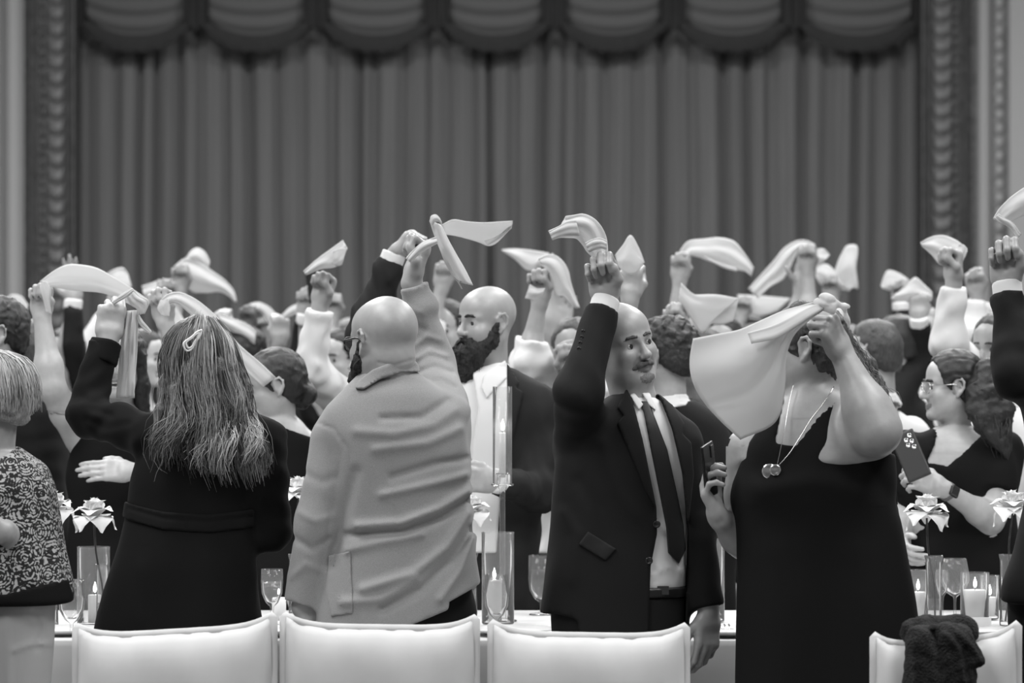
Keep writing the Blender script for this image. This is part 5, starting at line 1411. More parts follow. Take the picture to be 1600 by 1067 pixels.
def chair(pxl, pyl, pxr, pyr, label, Yc=9.3, htop=None):
    a, b = P(pxl, pyl, Yc), P(pxr, pyr, Yc)
    w = np.linalg.norm((b - a)[[0, 2]]); root = empty('dining_chair', ((a[0] + b[0]) / 2, Yc + .2, 0), label, 'chair', 'slipcovered chairs along the table')
    n, m = 26, 30; v, f = [], []
    zt = lambda u: a[2] + (b[2] - a[2]) * u - .030 * (1 - abs(2 * u - 1)**5)
    z0 = .03
    for side in (-1, 1):
        for j in range(m + 1):
            t = (j / m)**.75
            for i in range(n + 1):
                u = i / n; s = 2 * u - 1
                z = z0 + (zt(u) - z0) * t
                edge = (1 - abs(s)**7) * (1 - max(0, (t - .5) * 2)**9)
                th = .006 + .046 * edge**.8
                wr = .0025 * math.sin(u * 40 + z * 30) * (1 - edge) + .0018 * math.sin(u * 13 + z * 17)
                x = a[0] + (b[0] - a[0]) * u + (.008 * (1 - abs(2 * t - 1)) * s)
                v.append((x, Yc + .05 + side * (th + wr), z))
    K = (n + 1) * (m + 1)
    for sd in (0, 1):
        for j in range(m):
            for i in range(n):
                k = sd * K + j * (n + 1) + i; q = (k, k + 1, k + n + 2, k + n + 1); f.append(q if sd == 0 else q[::-1])
    ring = [i for i in range(n + 1)] + [j * (n + 1) + n for j in range(1, m + 1)] + [m * (n + 1) + i for i in range(n - 1, -1, -1)] + [j * (n + 1) for j in range(m - 1, 0, -1)]
    for i in range(len(ring)):
        p, q = ring[i], ring[(i + 1) % len(ring)]; f.append((p, K + p, K + q, q))
    mesh_np('back_cover', np.array(v), f, M['chair_cloth'], root)
    # flat stitched flange round the edge
    pts = []
    for t in np.linspace(0, 1, 16): pts.append((a[0] - .004, Yc + .05, z0 + (zt(0) - z0) * t, -1, 0))
    for u in np.linspace(0, 1, 24): pts.append((a[0] + (b[0] - a[0]) * u, Yc + .05, zt(u), (2 * u - 1) * .25, 1))
    for t in np.linspace(1, 0, 16): pts.append((b[0] + .004, Yc + .05, z0 + (zt(1) - z0) * t, 1, 0))
    v, f = [], []
    for i, (x, y, z, nx, nz) in enumerate(pts):
        wv = .002 * math.sin(i * 1.7)
        for d, yy in ((-.010, -.005), (.014, -.004), (.014, .004), (-.010, .005)): v.append((x + nx * d, y + yy + wv, z + nz * d))
    for i in range(len(pts) - 1):
        for k in range(4): f.append((i * 4 + k, i * 4 + (k + 1) % 4, i * 4 + 4 + (k + 1) % 4, i * 4 + 4 + k))
    mesh_np('flange', v, f, M['chair_cloth'], root)
    sb = box('seat_cover', a[0] + .01, b[0] - .01, Yc + .11, Yc + .56, .05, .47, M['chair_cloth'], root, bevel=.02)
    for lx in (a[0] + .05, b[0] - .05):
        for ly in (Yc + .08, Yc + .52): box('leg', lx - .018, lx + .018, ly - .018, ly + .018, 0, .06, M['dark_metal'], root)
    return root
chair(120, 984, 421, 966, 'white slipcovered chair behind the long-haired woman')
chair(446, 966, 739, 970, 'white slipcovered chair behind the man in the grey jacket')
chair(772, 978, 1069, 983, 'white slipcovered chair behind the man in the black suit')
ch4 = chair(1373, 998, 1590, 980, 'white slipcovered chair with a black lace shawl over its back', 9.04)
# shawl over the last chair
M['lace'] = mat('black_lace', .006, .9, bump=(160, 1.0, .01), var=(120, .7, (1, 1, 1)))
def shawl():
    Yc = 9.04
    o = empty('shawl', P(1470, 1020, Yc), 'black lace shawl draped over the back of a white slipcovered chair', 'shawl')
    pr = [capsule(P(1425, 984, Yc + .03), P(1505, 984, Yc + .05), .030, .040, k=.03), capsule(P(1440, 1000, Yc - .04), P(1436, 1090, Yc - .04), .040, .045, k=.03), capsule(P(1480, 1000, Yc - .05), P(1476, 1090, Yc - .05), .045, .05, k=.03),
          capsule(P(1500, 1000, Yc - .04), P(1528, 1030, Yc - .05), .035, .018, k=.03), capsule(P(1500, 1020, Yc - .04), P(1512, 1085, Yc - .04), .028, .03, k=.03), capsule(P(1450, 990, Yc + .10), P(1460, 1080, Yc + .12), .05, .04, k=.03),
          folds([([(1440, 985), (1455, 1020), (1460, 1067)], .008, .010), ([(1470, 985), (1490, 1010), (1500, 1060)], .008, .012), ([(1420, 1000), (1424, 1067)], .008, .008), ([(1455, 985), (1472, 1030), (1478, 1067)], .007, -.010), ([(1490, 985), (1510, 1005), (1530, 1030)], .007, .008)], Yc), wob(8, 60, .003), wob(9, 260, .0010)]
    v, q = surf(pr, .006); mesh_np('drape', v, q, M['lace'], o)
shawl()

# ------------------------------------------------------------------ glassware, candles, roses
def flame(c, parent, s=1.0):
    o = lathe('flame', c, [(.0005 * s, 0), (.0045 * s, .006 * s), (.0058 * s, .013 * s), (.004 * s, .022 * s), (.0016 * s, .030 * s), (.0002, .036 * s)], M['flame'], parent, 10)
    return o
def candle(c, r, h, label, parent_cat='candle', taper=False):
    root = empty('candle', c, label, 'candle')
    lathe('wax', c, [(.001, 0), (r, 0), (r, h * .98), (r * .9, h), (r * .3, h * .985), (.001, h * .98)], M['wax'], root, 20)
    tube('wick', [c + V(0, 0, h * .97), c + V(.001, 0, h + .008)], .0012, M['stem'], root, 5)
    flame(c + V(.001, 0, h + .006), root, 1.0 if taper else .9)
    return root
def cyl_glass(c, r, h, label, m='glass'):
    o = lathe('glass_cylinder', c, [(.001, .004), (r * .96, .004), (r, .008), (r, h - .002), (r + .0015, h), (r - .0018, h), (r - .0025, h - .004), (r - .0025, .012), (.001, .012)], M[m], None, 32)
    return tag(o, label, 'vase')
def goblet(c, label, h=.17, r=.034, stem=.05, fill=.55):
    root = empty('water_goblet', c, label, 'glass')
    prof = [(.001, .001), (r * .95, .001), (r * .9, .004), (.006, .010), (.0045, stem * .6), (.006, stem), (r * .55, stem + .012), (r * .92, stem + .04), (r, stem + .075), (r * .97, h), (r * .94, h), (r * .96, stem + .075), (r * .87, stem + .042), (r * .45, stem + .016), (.001, stem + .010)]
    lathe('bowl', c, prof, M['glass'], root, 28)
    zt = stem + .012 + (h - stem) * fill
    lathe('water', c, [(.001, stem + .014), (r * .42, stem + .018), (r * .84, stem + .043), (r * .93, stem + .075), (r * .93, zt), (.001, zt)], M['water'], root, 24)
    return root
def wine_glass(c, label, h=.20, r=.042, stem=.09):
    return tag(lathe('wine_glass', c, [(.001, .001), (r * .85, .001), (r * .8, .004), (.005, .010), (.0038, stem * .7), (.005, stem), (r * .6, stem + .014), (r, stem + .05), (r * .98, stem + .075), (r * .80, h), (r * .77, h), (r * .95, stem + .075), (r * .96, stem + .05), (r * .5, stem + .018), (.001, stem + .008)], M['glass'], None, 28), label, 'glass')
def petal_mesh(L, W, curl, cup, tip=.35):
    n, m = 8, 6; v, f = [], []
    for i in range(n + 1):
        t = i / n; w = W * math.sin(math.pi * min(.97, .12 + .86 * t**.8))**.7 * (1 - tip * max(0, t - .7) / .3)
        for j in range(m + 1):
            s = j / m * 2 - 1
            x = s * w; a = curl * t * t
            y = L * (t - .25 * curl * t * t) + cup * 0
            z = L * (.75 * t * (1 - t) * 1.2 - .38 * a * t) + cup * s * s * W * (1 - t * .6)
            if t > .85: y += .10 * L * (1 - abs(s)) * (t - .85) / .15
            v.append((x, y, z))
    for i in range(n):
        for j in range(m):
            k = i * (m + 1) + j; f.append((k, k + 1, k + m + 2, k + m + 1))
    return np.array(v), f
def rose(c, base, label, s=1.0, seed=1, tiltx=0.0):
    """c: centre of the bloom, base: foot of its stem"""
    r = random.Random(seed); root = empty('rose', base, label, 'rose', 'white roses in bud vases')
    tube('stem', [base, base + (c - base) * .35 + V(.006, 0, 0), base + (c - base) * .7 + V(-.004, 0, 0), c + V(0, 0, -.012)], .0032, M['stem'], root, 6, seg=14)
    rings = [(5, .074, .046, .9, .05, -.12, -.004), (5, .062, .042, .55, .25, .42, .002), (5, .052, .034, .15, .45, 1.02, .008), (4, .046, .026, .0, .6, 1.34, .012)]
    for k, (n, L, W, curl, cup, elev, dz) in enumerate(rings):
        v0, f = petal_mesh(L * s, W * s, curl, cup, .5 if k == 0 else .2)
        for i in range(n):
            a = 2 * math.pi * (i + .37 * k) / n + r.uniform(-.12, .12); e = elev + r.uniform(-.12, .12) - (.25 if k == 0 and i % 2 else 0)
            Rz = np.array(Matrix.Rotation(a, 3, 'Z')) @ np.array(Matrix.Rotation(e, 3, 'X'))
            off = np.array(Matrix.Rotation(a, 3, 'Z')) @ V(0, (.012 if k < 2 else .006) * s, dz * s)
            mesh_np('petal', v0 @ Rz.T + off + c, f, M['rose'], root)
    pr = [ellipsoid(c + V(0, 0, .026 * s), V(.021, .021, .030) * s, k=.004), ellipsoid(c + V(.002, -.004, .056 * s), V(.010, .010, .012) * s, k=.003, op='s')]
    sdf_part('bud', pr, .0035, M['rose'], root)
    return root
def bud_vase(c, label, h=.20, r=.022):
    root = empty('bud_vase', c, label, 'vase')
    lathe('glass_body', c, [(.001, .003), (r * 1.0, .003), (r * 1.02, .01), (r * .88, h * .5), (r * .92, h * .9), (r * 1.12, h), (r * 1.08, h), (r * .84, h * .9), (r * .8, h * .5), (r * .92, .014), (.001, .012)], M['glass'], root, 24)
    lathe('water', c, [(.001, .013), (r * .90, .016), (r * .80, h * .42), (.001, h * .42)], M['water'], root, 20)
    return root
def plate(c, label, r=.14):
    return tag(lathe('dinner_plate', c, [(.001, .003), (r * .6, .002), (r * .66, .006), (r, .018), (r, .021), (r * .66, .010), (r * .6, .007), (.001, .007)], M['china'], None, 40), label, 'plate')
def place(px, py, Y): q = P(px, py, Y); return V(q[0], Y, TZ)

# left setting
c = place(146, 0, 10.95); cyl_glass(c, .050, (950 - 836) / FPX * 10.95 + .02, 'tall glass hurricane cylinder on the table beside the patterned guest')
candle(c + V(.004, -.004, .012), .020, .085, 'lit white pillar candle inside the tall cylinder beside the patterned guest')
c = place(160, 0, 10.78); bud_vase(c, 'slim glass bud vase by the tall hurricane cylinder near the poncho, holding a rose', .20, .020)
rose(P(147, 808, 10.78), c + V(.004, 0, .016), 'open white rose in front of the tall hurricane cylinder near the poncho', .98, 3)
rose(P(84, 796, 10.85), place(80, 0, 10.85) + V(0, 0, .016), 'white rose half hidden by the paisley poncho', .95, 5); bud_vase(place(80, 0, 10.85), 'slim glass bud vase hidden behind the paisley poncho')
goblet(place(112, 0, 10.62), 'water goblet standing between the poncho and the long-haired woman', .165, .040, .035, .6)
plate(place(100, 0, 10.64), 'white plate at the end of the table by the patterned guest', .12)
# between the long-haired woman and the grey jacket
goblet(place(425, 0, 10.95), 'stemmed water glass seen between the black dress and the grey sleeve', .175, .034, .06, .5)
candle(place(436, 0, 11.2), .022, .07, 'low candle behind the glass beside the grey sleeve')
rose(P(466, 772, 11.3), place(462, 0, 11.3) + V(0, 0, .016), 'white rose peeping out beside the grey sleeve', .95, 8); bud_vase(place(462, 0, 11.3), 'slim glass bud vase hidden behind the grey jacket')
plate(place(436, 0, 10.62), 'white plate on the table between the black dress and the grey jacket', .12)
# between the grey jacket and the black suit
Yt = 11.12
c = place(778, 0, 11.0); cyl_glass(c, .050, (965 - 826) / FPX * 11.0 + .012, 'glass hurricane cylinder on the table beside the black suit')
candle(c + V(-.012, .0, .012), .024, .125, 'lit pillar candle inside the cylinder beside the black suit')
goblet(place(776, 0, 10.84), 'frosty water goblet in front of the cylinder beside the black suit', .165, .037, .03, .8)
hc = place(785, 0, Yt)
hr = empty('candle_holder', hc, 'tall glass candlestick with chimney on the table by the bearded man', 'candle holder')
z1, z0_ = EYE - (604 - 533.5) / FPX * Yt, EYE - (757 - 533.5) / FPX * Yt
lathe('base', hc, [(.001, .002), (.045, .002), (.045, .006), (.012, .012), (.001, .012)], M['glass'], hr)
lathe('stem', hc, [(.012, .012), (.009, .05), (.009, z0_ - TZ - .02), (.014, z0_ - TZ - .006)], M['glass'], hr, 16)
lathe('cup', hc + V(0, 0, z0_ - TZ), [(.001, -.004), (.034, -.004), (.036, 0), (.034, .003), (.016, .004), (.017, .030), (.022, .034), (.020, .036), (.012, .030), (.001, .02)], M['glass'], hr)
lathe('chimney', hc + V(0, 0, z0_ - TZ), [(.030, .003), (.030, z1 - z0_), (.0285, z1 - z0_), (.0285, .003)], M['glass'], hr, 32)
candle(hc + V(0, 0, z0_ - TZ + .022), .0105, (738 - 668) / FPX * Yt, 'lit white taper candle in the tall glass candlestick', taper=True)
rose(P(737, 800, 11.35), place(735, 0, 11.35) + V(0, 0, .016), 'white rose peeping out behind the hem of the grey jacket', .9, 11); bud_vase(place(735, 0, 11.35), 'slim glass bud vase behind the hem of the grey jacket')
plate(place(800, 0, 10.63), 'white plate beside the black suit', .13)
goblet(place(846, 0, 11.4), 'clear glass carafe-like goblet far across the table by the black suit', .19, .042, .04, .6)
# right of the black suit
c = place(1112, 0, 11.1); cyl_glass(c, .040, (955 - 824) / FPX * 11.1, 'slim glass cylinder between the black suit and the sleeveless dress')
candle(c + V(0, 0, .012), .020, .10, 'candle inside the slim cylinder between the black suit and the dress')
plate(place(1135, 0, 10.60), 'white plate with forks between the black suit and the sleeveless dress', .13)
for i in range(3):
    o = P(1128 + i * 7, 990, 10.56); o[2] = TZ + .024
    fk = empty('fork', o, ('silver fork lying outermost on the plate beside the black suit', 'silver fork lying in the middle on the plate beside the black suit', 'silver fork lying nearest the dress on the plate')[i], 'fork', 'forks on the plate')
    tube('handle', [o + V(0, -.02, 0), o + V(0, .11, .004)], .0026, M['metal'], fk, 5)
    for k in range(4): tube('tine', [o + V((k - 1.5) * .0042, -.06, .004), o + V((k - 1.5) * .0042, -.03, 0), o + V((k - 1.5) * .003, -.02, 0)], .0011, M['metal'], fk, 4)
# right-hand group
c = place(1459, 0, 10.80); bud_vase(c, 'slim glass bud vase standing beside the sleeveless dress, holding a tall rose', .225, .026)
rose(P(1448, 803, 10.80), c + V(.004, 0, .016), 'open white rose beside the sleeveless dress, below the watch', 1.02, 21)
wine_glass(place(1492, 0, 11.15), 'wide clear wine glass between the rose vase and the pillar candle', .195, .045, .075)
wine_glass(place(1472, 0, 11.0), 'narrow champagne glass behind the rose vase', .17, .022, .085)
c = place(1523, 0, 10.98); cyl_glass(c, .044, (964 - 881) / FPX * 10.98, 'wide glass cylinder around the thick pillar candle'); candle(c + V(0, 0, .012), .035, .098, 'thick lit pillar candle in the wide glass cylinder')
c = place(1546, 0, 11.2); cyl_glass(c, .030, .14, 'small glass cylinder behind the thick pillar candle'); candle(c + V(0, 0, .012), .020, .06, 'small candle behind the thick pillar candle')
c = place(1434, 0, 11.0); cyl_glass(c, .032, .17, 'glass cylinder half hidden by the sleeveless dress'); candle(c + V(0, 0, .012), .024, .09, 'candle half hidden by the sleeveless dress')
c = place(1573, 0, 10.95); bud_vase(c, 'slim glass bud vase half hidden by the suit beside the ponytail woman', .22, .022); rose(P(1582, 796, 10.95), c + V(-.004, 0, .016), 'white rose beside the suit sleeve at the far end of the table', 1.0, 25)
goblet(place(1592, 0, 10.8), 'water glass at the table end by the suit beside the ponytail woman', .15, .034, .04, .5)
plate(place(1508, 0, 10.62), 'white plate behind the chair with the shawl', .14)
mc = place(1528, 0, 10.72); tag(box('menu_card', mc[0] - .04, mc[0] + .04, mc[1], mc[1] + .003, TZ + .001, TZ + .045, M['paper']), 'small folded white card standing behind the chair with the shawl', 'card')
# ------------------------------------------------------------------ swung napkins
def napkin(label, A_, B_, Y, amp=.012, fr=2.5, bulge=.03, th=.003, nu=26, nv=14, extra=None, m=None, ph=0.0, name='napkin', d=(0, 0), bow=(0, 0)):
    """a sheet of cloth between two edges (pixels at depth Y, optional third value = depth shift), with folds running along it"""
    seed = int(abs(A_[0][0]) * 7 + A_[0][1])
    def sheet(a, b, Y, amp, fr, bulge, nu, nv, d, bow=(0, 0)):
        bulge = bulge * .4; amp = amp * .7; rs = np.random.RandomState(seed)
        def ed(e): return resample([P(q[0], q[1], Y + (q[2] if len(q) > 2 else 0)) for q in e], nu)
        a3, b3 = ed(a), ed(b)
        g = np.zeros((nu, nv, 3))
        for j in range(nv):
            t = j / (nv - 1)
            g[:, j] = a3 * (1 - t) + b3 * t
            u = np.linspace(0, 1, nu)
            g[:, j, 1] += amp * math.sin(t * 6.283 * fr + ph) * np.ones(nu) * (.5 + .5 * np.sin(u * 3.1 + .3)) - bulge * math.sin(math.pi * t) * np.sin(math.pi * np.clip(u, .05, 1)) + d[0] * u + d[1] * t
            g[:, j, 1] += .4 * amp * np.sin(u * 9 + t * 4 + ph)
            if bow != (0, 0):
                w = np.sin(math.pi * t) * u**3; g[:, j, 0] += bow[0] / FPX * Y * w; g[:, j, 2] -= bow[1] / FPX * Y * w
        uu, tt = np.meshgrid(np.linspace(0, 1, nu), np.linspace(0, 1, nv), indexing='ij')
        for _ in range(4):      # pressed creases and soft ridges that fan out from the grip
            t0, sl, h = rs.uniform(.1, .9), rs.uniform(-.5, .5), rs.uniform(.4, 1.0) * rs.choice([-1, 1])
            g[..., 1] += h * amp * .9 * np.exp(-np.abs(tt - t0 - sl * (uu - .3)) / .07)
        du = np.gradient(g, axis=0); dv = np.gradient(g, axis=1); n = np.cross(du, dv); n /= np.linalg.norm(n, axis=2)[..., None] + 1e-9
        v = np.concatenate([(g + n * th / 2).reshape(-1, 3), (g - n * th / 2).reshape(-1, 3)]); K = nu * nv; q = []
        for i in range(nu - 1):
            for j in range(nv - 1):
                k = i * nv + j; q.append((k, k + nv, k + nv + 1, k + 1)); q.append((K + k, K + k + 1, K + k + nv + 1, K + k + nv))
        ring = [j for j in range(nv)] + [i * nv + nv - 1 for i in range(1, nu)] + [(nu - 1) * nv + j for j in range(nv - 2, -1, -1)] + [i * nv for i in range(nu - 2, 0, -1)]
        for i in range(len(ring)):
            p, r_ = ring[i], ring[(i + 1) % len(ring)]; q.append((p, r_, K + r_, K + p))
        return v, np.array(q)
    v, q = sheet(A_, B_, Y, amp, fr, bulge, nu, nv, d, bow)
    vs, qs, b = [v], [q], len(v)
    for e in (extra or []):
        v, q = sheet(e[0], e[1], Y + (e[2] if len(e) > 2 else 0), e[3] if len(e) > 3 else amp, fr, e[4] if len(e) > 4 else bulge, nu, nv, (0, 0)); vs.append(v); qs.append(q + b); b += len(v)
    v = np.concatenate(vs)
    o = mesh_np(name, v, np.concatenate(qs), m or M['napkin'], origin=v.mean(0))
    return tag(o, label, 'napkin', 'napkins swung overhead')
M['napkin_far'] = M['napkin']
napkin('wide white napkin stretched like a wing from the raised bare arm', [(62, 440), (82, 424), (106, 413), (130, 414), (150, 418), (176, 432), (204, 449), (232, 468)], [(68, 446), (88, 449), (108, 453), (134, 455), (157, 457), (178, 463), (200, 474), (218, 484)], 11.72, .006, 1.0, .05,
       extra=[([(66, 438), (62, 448), (66, 462), (72, 488)], [(72, 440), (80, 452), (78, 470), (80, 490)], -.03, .004, .02)])
napkin('napkin strip hanging straight down from the pinching hand of the long-haired woman', [(193, 486), (190, 530), (186, 575), (181, 622)], [(216, 484), (214, 530), (212, 575), (210, 622)], 10.36, .022, 2.4, .02,
       extra=[([(174, 472), (184, 464), (196, 456), (206, 450)], [(178, 476), (188, 470), (200, 463), (209, 455)], -.03, .003, .01), ([(206, 450), (218, 462), (232, 470), (226, 490)], [(196, 462), (206, 478), (216, 486), (216, 492)], -.01, .006, .02), ([(216, 490), (222, 500), (232, 512), (237, 518)], [(212, 492), (216, 504), (226, 516), (234, 522)], 0, .003, .006)])
napkin('long napkin trailing from a fist behind the long-haired woman across to the pinned-up hair', [(248, 474), (258, 462), (278, 456), (300, 464), (330, 486), (372, 536), (408, 568), (431, 590)], [(256, 480), (262, 476), (276, 474), (292, 486), (318, 512), (356, 552), (392, 586), (412, 604)], 11.72, .010, 1.5, .03,
       extra=[([(250, 470), (246, 482), (252, 492)], [(262, 466), (266, 480), (264, 494)], -.05, .004, .02)])
napkin('twisted napkin falling in a long wing from the grey-jacketed fist', [(671, 344), (678, 366), (688, 392), (700, 420), (718, 441)], [(690, 352), (700, 374), (712, 396), (726, 420), (739, 446)], 10.15, .012, 1.2, .03,
       extra=[([(671, 346), (674, 337), (680, 335), (688, 342)], [(676, 352), (680, 346), (686, 346), (692, 354)], -.02, .003, .015), ([(682, 370), (664, 376), (648, 388), (634, 404)], [(684, 380), (668, 388), (654, 398), (642, 410)], -.05, .008, .03), ([(700, 418), (706, 430), (716, 440)], [(690, 396), (700, 412), (722, 452)], .01, .004, .01)])
napkin('flat napkin wing pointing sideways from the bearded man\'s fist', [(690, 352), (706, 344), (730, 347), (756, 349), (780, 348), (801, 347)], [(694, 364), (708, 366), (728, 371), (750, 378), (762, 383), (799, 356)], 11.55, .006, 1.0, .02, d=(-.1, .12),
       extra=[([(756, 376), (770, 372), (786, 362), (801, 348)], [(762, 383), (776, 375), (790, 364), (799, 356)], -.03, .003, .01)])
napkin('crumpled napkin swirling from the raised fist of the black-suited man', [(884, 338), (898, 336), (910, 334), (926, 340), (938, 352), (947, 370), (950, 396)], [(863, 374), (874, 371), (888, 371), (900, 372), (910, 382), (918, 394), (928, 402)], 10.02, .016, 2.2, .05,
       extra=[([(857, 361), (872, 354), (886, 346), (900, 344)], [(863, 375), (876, 370), (892, 368), (906, 368)], -.03, .006, .02), ([(914, 380), (926, 374), (938, 372), (948, 376)], [(920, 394), (930, 390), (940, 388), (948, 390)], -.06, .006, .02)])
# the big napkin with a knot
YD = 9.66
bn = napkin('huge napkin billowing from a knot in front of a hidden face, beside the pendant', [(1284, 470), (1256, 476), (1225, 485), (1190, 500), (1154, 515), (1118, 522), (1083, 529)], [(1290, 482), (1264, 500), (1240, 524), (1229, 552), (1226, 604), (1212, 658), (1157, 687)], YD, .012, 2.0, .14, nu=48, nv=40, bow=(-34, -2))
bn3 = napkin('x', [(1286, 472, 0), (1262, 481, -.03), (1236, 495, -.05), (1206, 509, -.064), (1168, 520, -.066)], [(1290, 480, 0), (1268, 494, -.035), (1242, 512, -.058), (1214, 528, -.072), (1174, 537, -.074)], YD - .006, .003, 1.0, .01)
bn3.parent = bn; bn3.location = bn3.location - bn.location; bn3.name = 'fold'
for k in ('label', 'category', 'group'): del bn3[k]
kp = [ellipsoid(P(1291, 470, YD - .005), (.024, .020, .024), k=.01), capsule(P(1277, 474, YD), P(1300, 484, YD - .01), .013, .013, k=.01), capsule(P(1306, 476, YD), P(1324, 478, YD), .012, .006, k=.01), capsule(P(1318, 478, YD + .02), P(1326, 510, YD + .03), .009, .006, k=.01),
      folds([([(1280, 466), (1292, 474), (1304, 472)], .004, -.005), ([(1284, 482), (1296, 478)], .004, -.004)], YD), wob(4, 120, .002)]
sdf_part('knot', kp, .004, M['napkin'], bn)
napkin('napkin flicking up from the fist of the suit beside the ponytail woman', [(1552, 342), (1560, 328), (1576, 310), (1600, 293), (1630, 280)], [(1572, 350), (1584, 344), (1600, 336), (1618, 328), (1640, 318)], 9.9, .010, 1.5, .05, extra=[([(1554, 340), (1560, 346), (1572, 352), (1590, 372)], [(1560, 334), (1568, 340), (1580, 346), (1596, 366)], -.03, .004, .01)])
# further back
napkin('rolled napkin held slantwise by the white-shirted arm behind the grey jacket', [(474, 424), (496, 404), (518, 388), (536, 375)], [(478, 430), (502, 420), (526, 416), (543, 388)], 12.55, .008, 1.2, .03, extra=[([(520, 392), (532, 388), (542, 388)], [(522, 414), (528, 416), (534, 414)], -.02, .004, .01)])
napkin('puffed napkin with a drooping tail above the long-haired woman', [(272, 416), (290, 403), (310, 408), (330, 422), (354, 440), (366, 456), (370, 472)], [(280, 428), (290, 446), (300, 456), (322, 458), (346, 457), (356, 462), (367, 473)], 16.1, .012, 1.4, .05, extra=[([(290, 404), (298, 392), (308, 387), (320, 393), (328, 408)], [(292, 412), (302, 412), (310, 416), (318, 420), (326, 420)], .02, .006, .06)])
napkin('blurred napkin scrap beside the puffed one, above the long-haired woman', [(221, 447), (236, 442), (254, 436), (272, 436)], [(226, 466), (240, 468), (256, 466), (272, 458)], 16.1, .010, 1.2, .03)
napkin('napkin peak showing behind the wing of the raised bare arm', [(166, 428), (180, 420), (192, 418), (200, 428)], [(176, 446), (190, 450), (200, 452), (206, 448)], 16.2, .008, 1, .03)
napkin('limp napkin in front of a dark head between the long hair and pinned-up hair', [(338, 490), (366, 498), (386, 506), (400, 518)], [(346, 502), (368, 520), (386, 530), (398, 538)], 15.1, .01, 1.2, .03)
napkin('curved blurred napkin arching over dark heads beside the grey jacket', [(379, 492), (388, 476), (404, 472), (424, 482), (436, 498)], [(388, 500), (394, 488), (406, 486), (416, 498), (424, 512)], 16.5, .008, 1, .04)
napkin('small twisted napkin in a fist beside the pinned-up hair', [(440, 492), (452, 480), (466, 473)], [(446, 498), (458, 492), (470, 486)], 15.1, .006, 1.2, .02)
napkin('flat blurred napkin spinning above the bald bearded head', [(784, 390), (802, 388), (826, 390), (858, 395)], [(785, 392), (806, 406), (824, 422), (852, 420)], 15.1, .008, 1.2, .03)
napkin('folded napkin drooping from the rolled-sleeve fist', [(841, 405), (852, 399), (866, 398), (880, 408), (888, 422), (892, 440), (906, 481)], [(846, 414), (856, 424), (862, 444), (872, 462), (880, 462), (890, 472), (900, 482)], 12.85, .012, 1.5, .04, extra=[([(828, 444), (838, 450), (852, 450)], [(820, 466), (834, 468), (846, 462)], -.07, .005, .02)])
napkin('crumpled napkin low behind the black sleeve', [(870, 540), (880, 533), (895, 530)], [(876, 562), (884, 568), (896, 566)], 12.9, .01, 1.4, .02)
napkin('pointed napkin standing up from a fist behind the black-suited man', [(961, 399), (972, 384), (985, 367), (998, 386), (1007, 410)], [(966, 416), (974, 424), (984, 429), (994, 426), (1004, 414)], 12.15, .008, 1.2, .03)
napkin('broad napkin sweeping from a raised hand above the curly head', [(1060, 396), (1074, 377), (1100, 373), (1126, 371), (1146, 376), (1164, 396), (1178, 418)], [(1070, 398), (1088, 401), (1108, 408), (1130, 416), (1152, 422), (1164, 424), (1174, 432)], 15.0, .010, 1.0, .05, extra=[([(1100, 400), (1120, 408), (1150, 418)], [(1108, 406), (1130, 418), (1152, 424)], -.03, .003, .01)])
napkin('square napkin folded open between the curly head and the big napkin', [(1064, 442), (1086, 460), (1120, 461), (1155, 466)], [(1060, 466), (1078, 494), (1098, 521), (1112, 502)], 12.9, .008, 1.0, .03, extra=[([(1086, 460), (1120, 460), (1155, 466)], [(1104, 504), (1124, 508), (1145, 502)], .03, .004, .02)])
napkin('pale napkin edge stretched far behind the big napkin', [(1152, 460), (1190, 462), (1236, 466)], [(1158, 486), (1184, 494), (1214, 486)], 17.3, .006, 1, .03)
napkin('long napkin slung down from a far fist behind the knot', [(1274, 382), (1262, 376), (1250, 375), (1228, 385), (1208, 408), (1188, 430), (1169, 451)], [(1262, 390), (1250, 390), (1242, 402), (1234, 420), (1224, 436), (1204, 448), (1184, 466)], 15.85, .012, 1.8, .04)
napkin('short napkin end behind the far fist', [(1272, 390), (1286, 388), (1297, 398)], [(1272, 414), (1282, 414), (1290, 406)], 15.9, .008, 1.2, .02)
napkin('crumpled napkin with an upright panel in a far hand above the knot', [(1304, 424), (1314, 398), (1324, 383), (1336, 382), (1338, 420), (1341, 450)], [(1312, 440), (1320, 452), (1326, 455), (1332, 450), (1336, 450), (1340, 452)], 16.8, .010, 1.4, .04, extra=[([(1276, 416), (1290, 412), (1304, 422), (1316, 440)], [(1274, 432), (1284, 446), (1300, 450), (1320, 454)], -.02, .010, .05)])
napkin('curled napkin in the white-sleeved fist above the ponytail', [(1438, 379), (1454, 370), (1472, 367), (1492, 374), (1512, 388)], [(1440, 384), (1456, 398), (1472, 414), (1486, 404), (1508, 402)], 12.9, .008, 1.2, .05, extra=[([(1500, 380), (1508, 384), (1512, 392)], [(1488, 402), (1496, 408), (1496, 424)], -.05, .006, .02)])
napkin('square blurred napkin far behind the dark-haired head', [(1376, 446), (1388, 422), (1404, 426), (1422, 438)], [(1378, 450), (1392, 454), (1404, 452), (1414, 448)], 16.4, .006, 1, .02)
napkin('peaked napkin above the dark-haired head near the ponytail', [(1404, 456), (1416, 446), (1430, 433), (1444, 444), (1457, 456)], [(1392, 466), (1412, 470), (1430, 476), (1442, 474), (1456, 470)], 15.0, .008, 1.2, .03)
napkin('pale napkin blur beside the carved frame behind the cropped head', [(6, 470), (18, 460), (32, 462), (44, 476)], [(4, 486), (16, 494), (30, 500), (40, 502)], 17.1, .008, 1, .03)
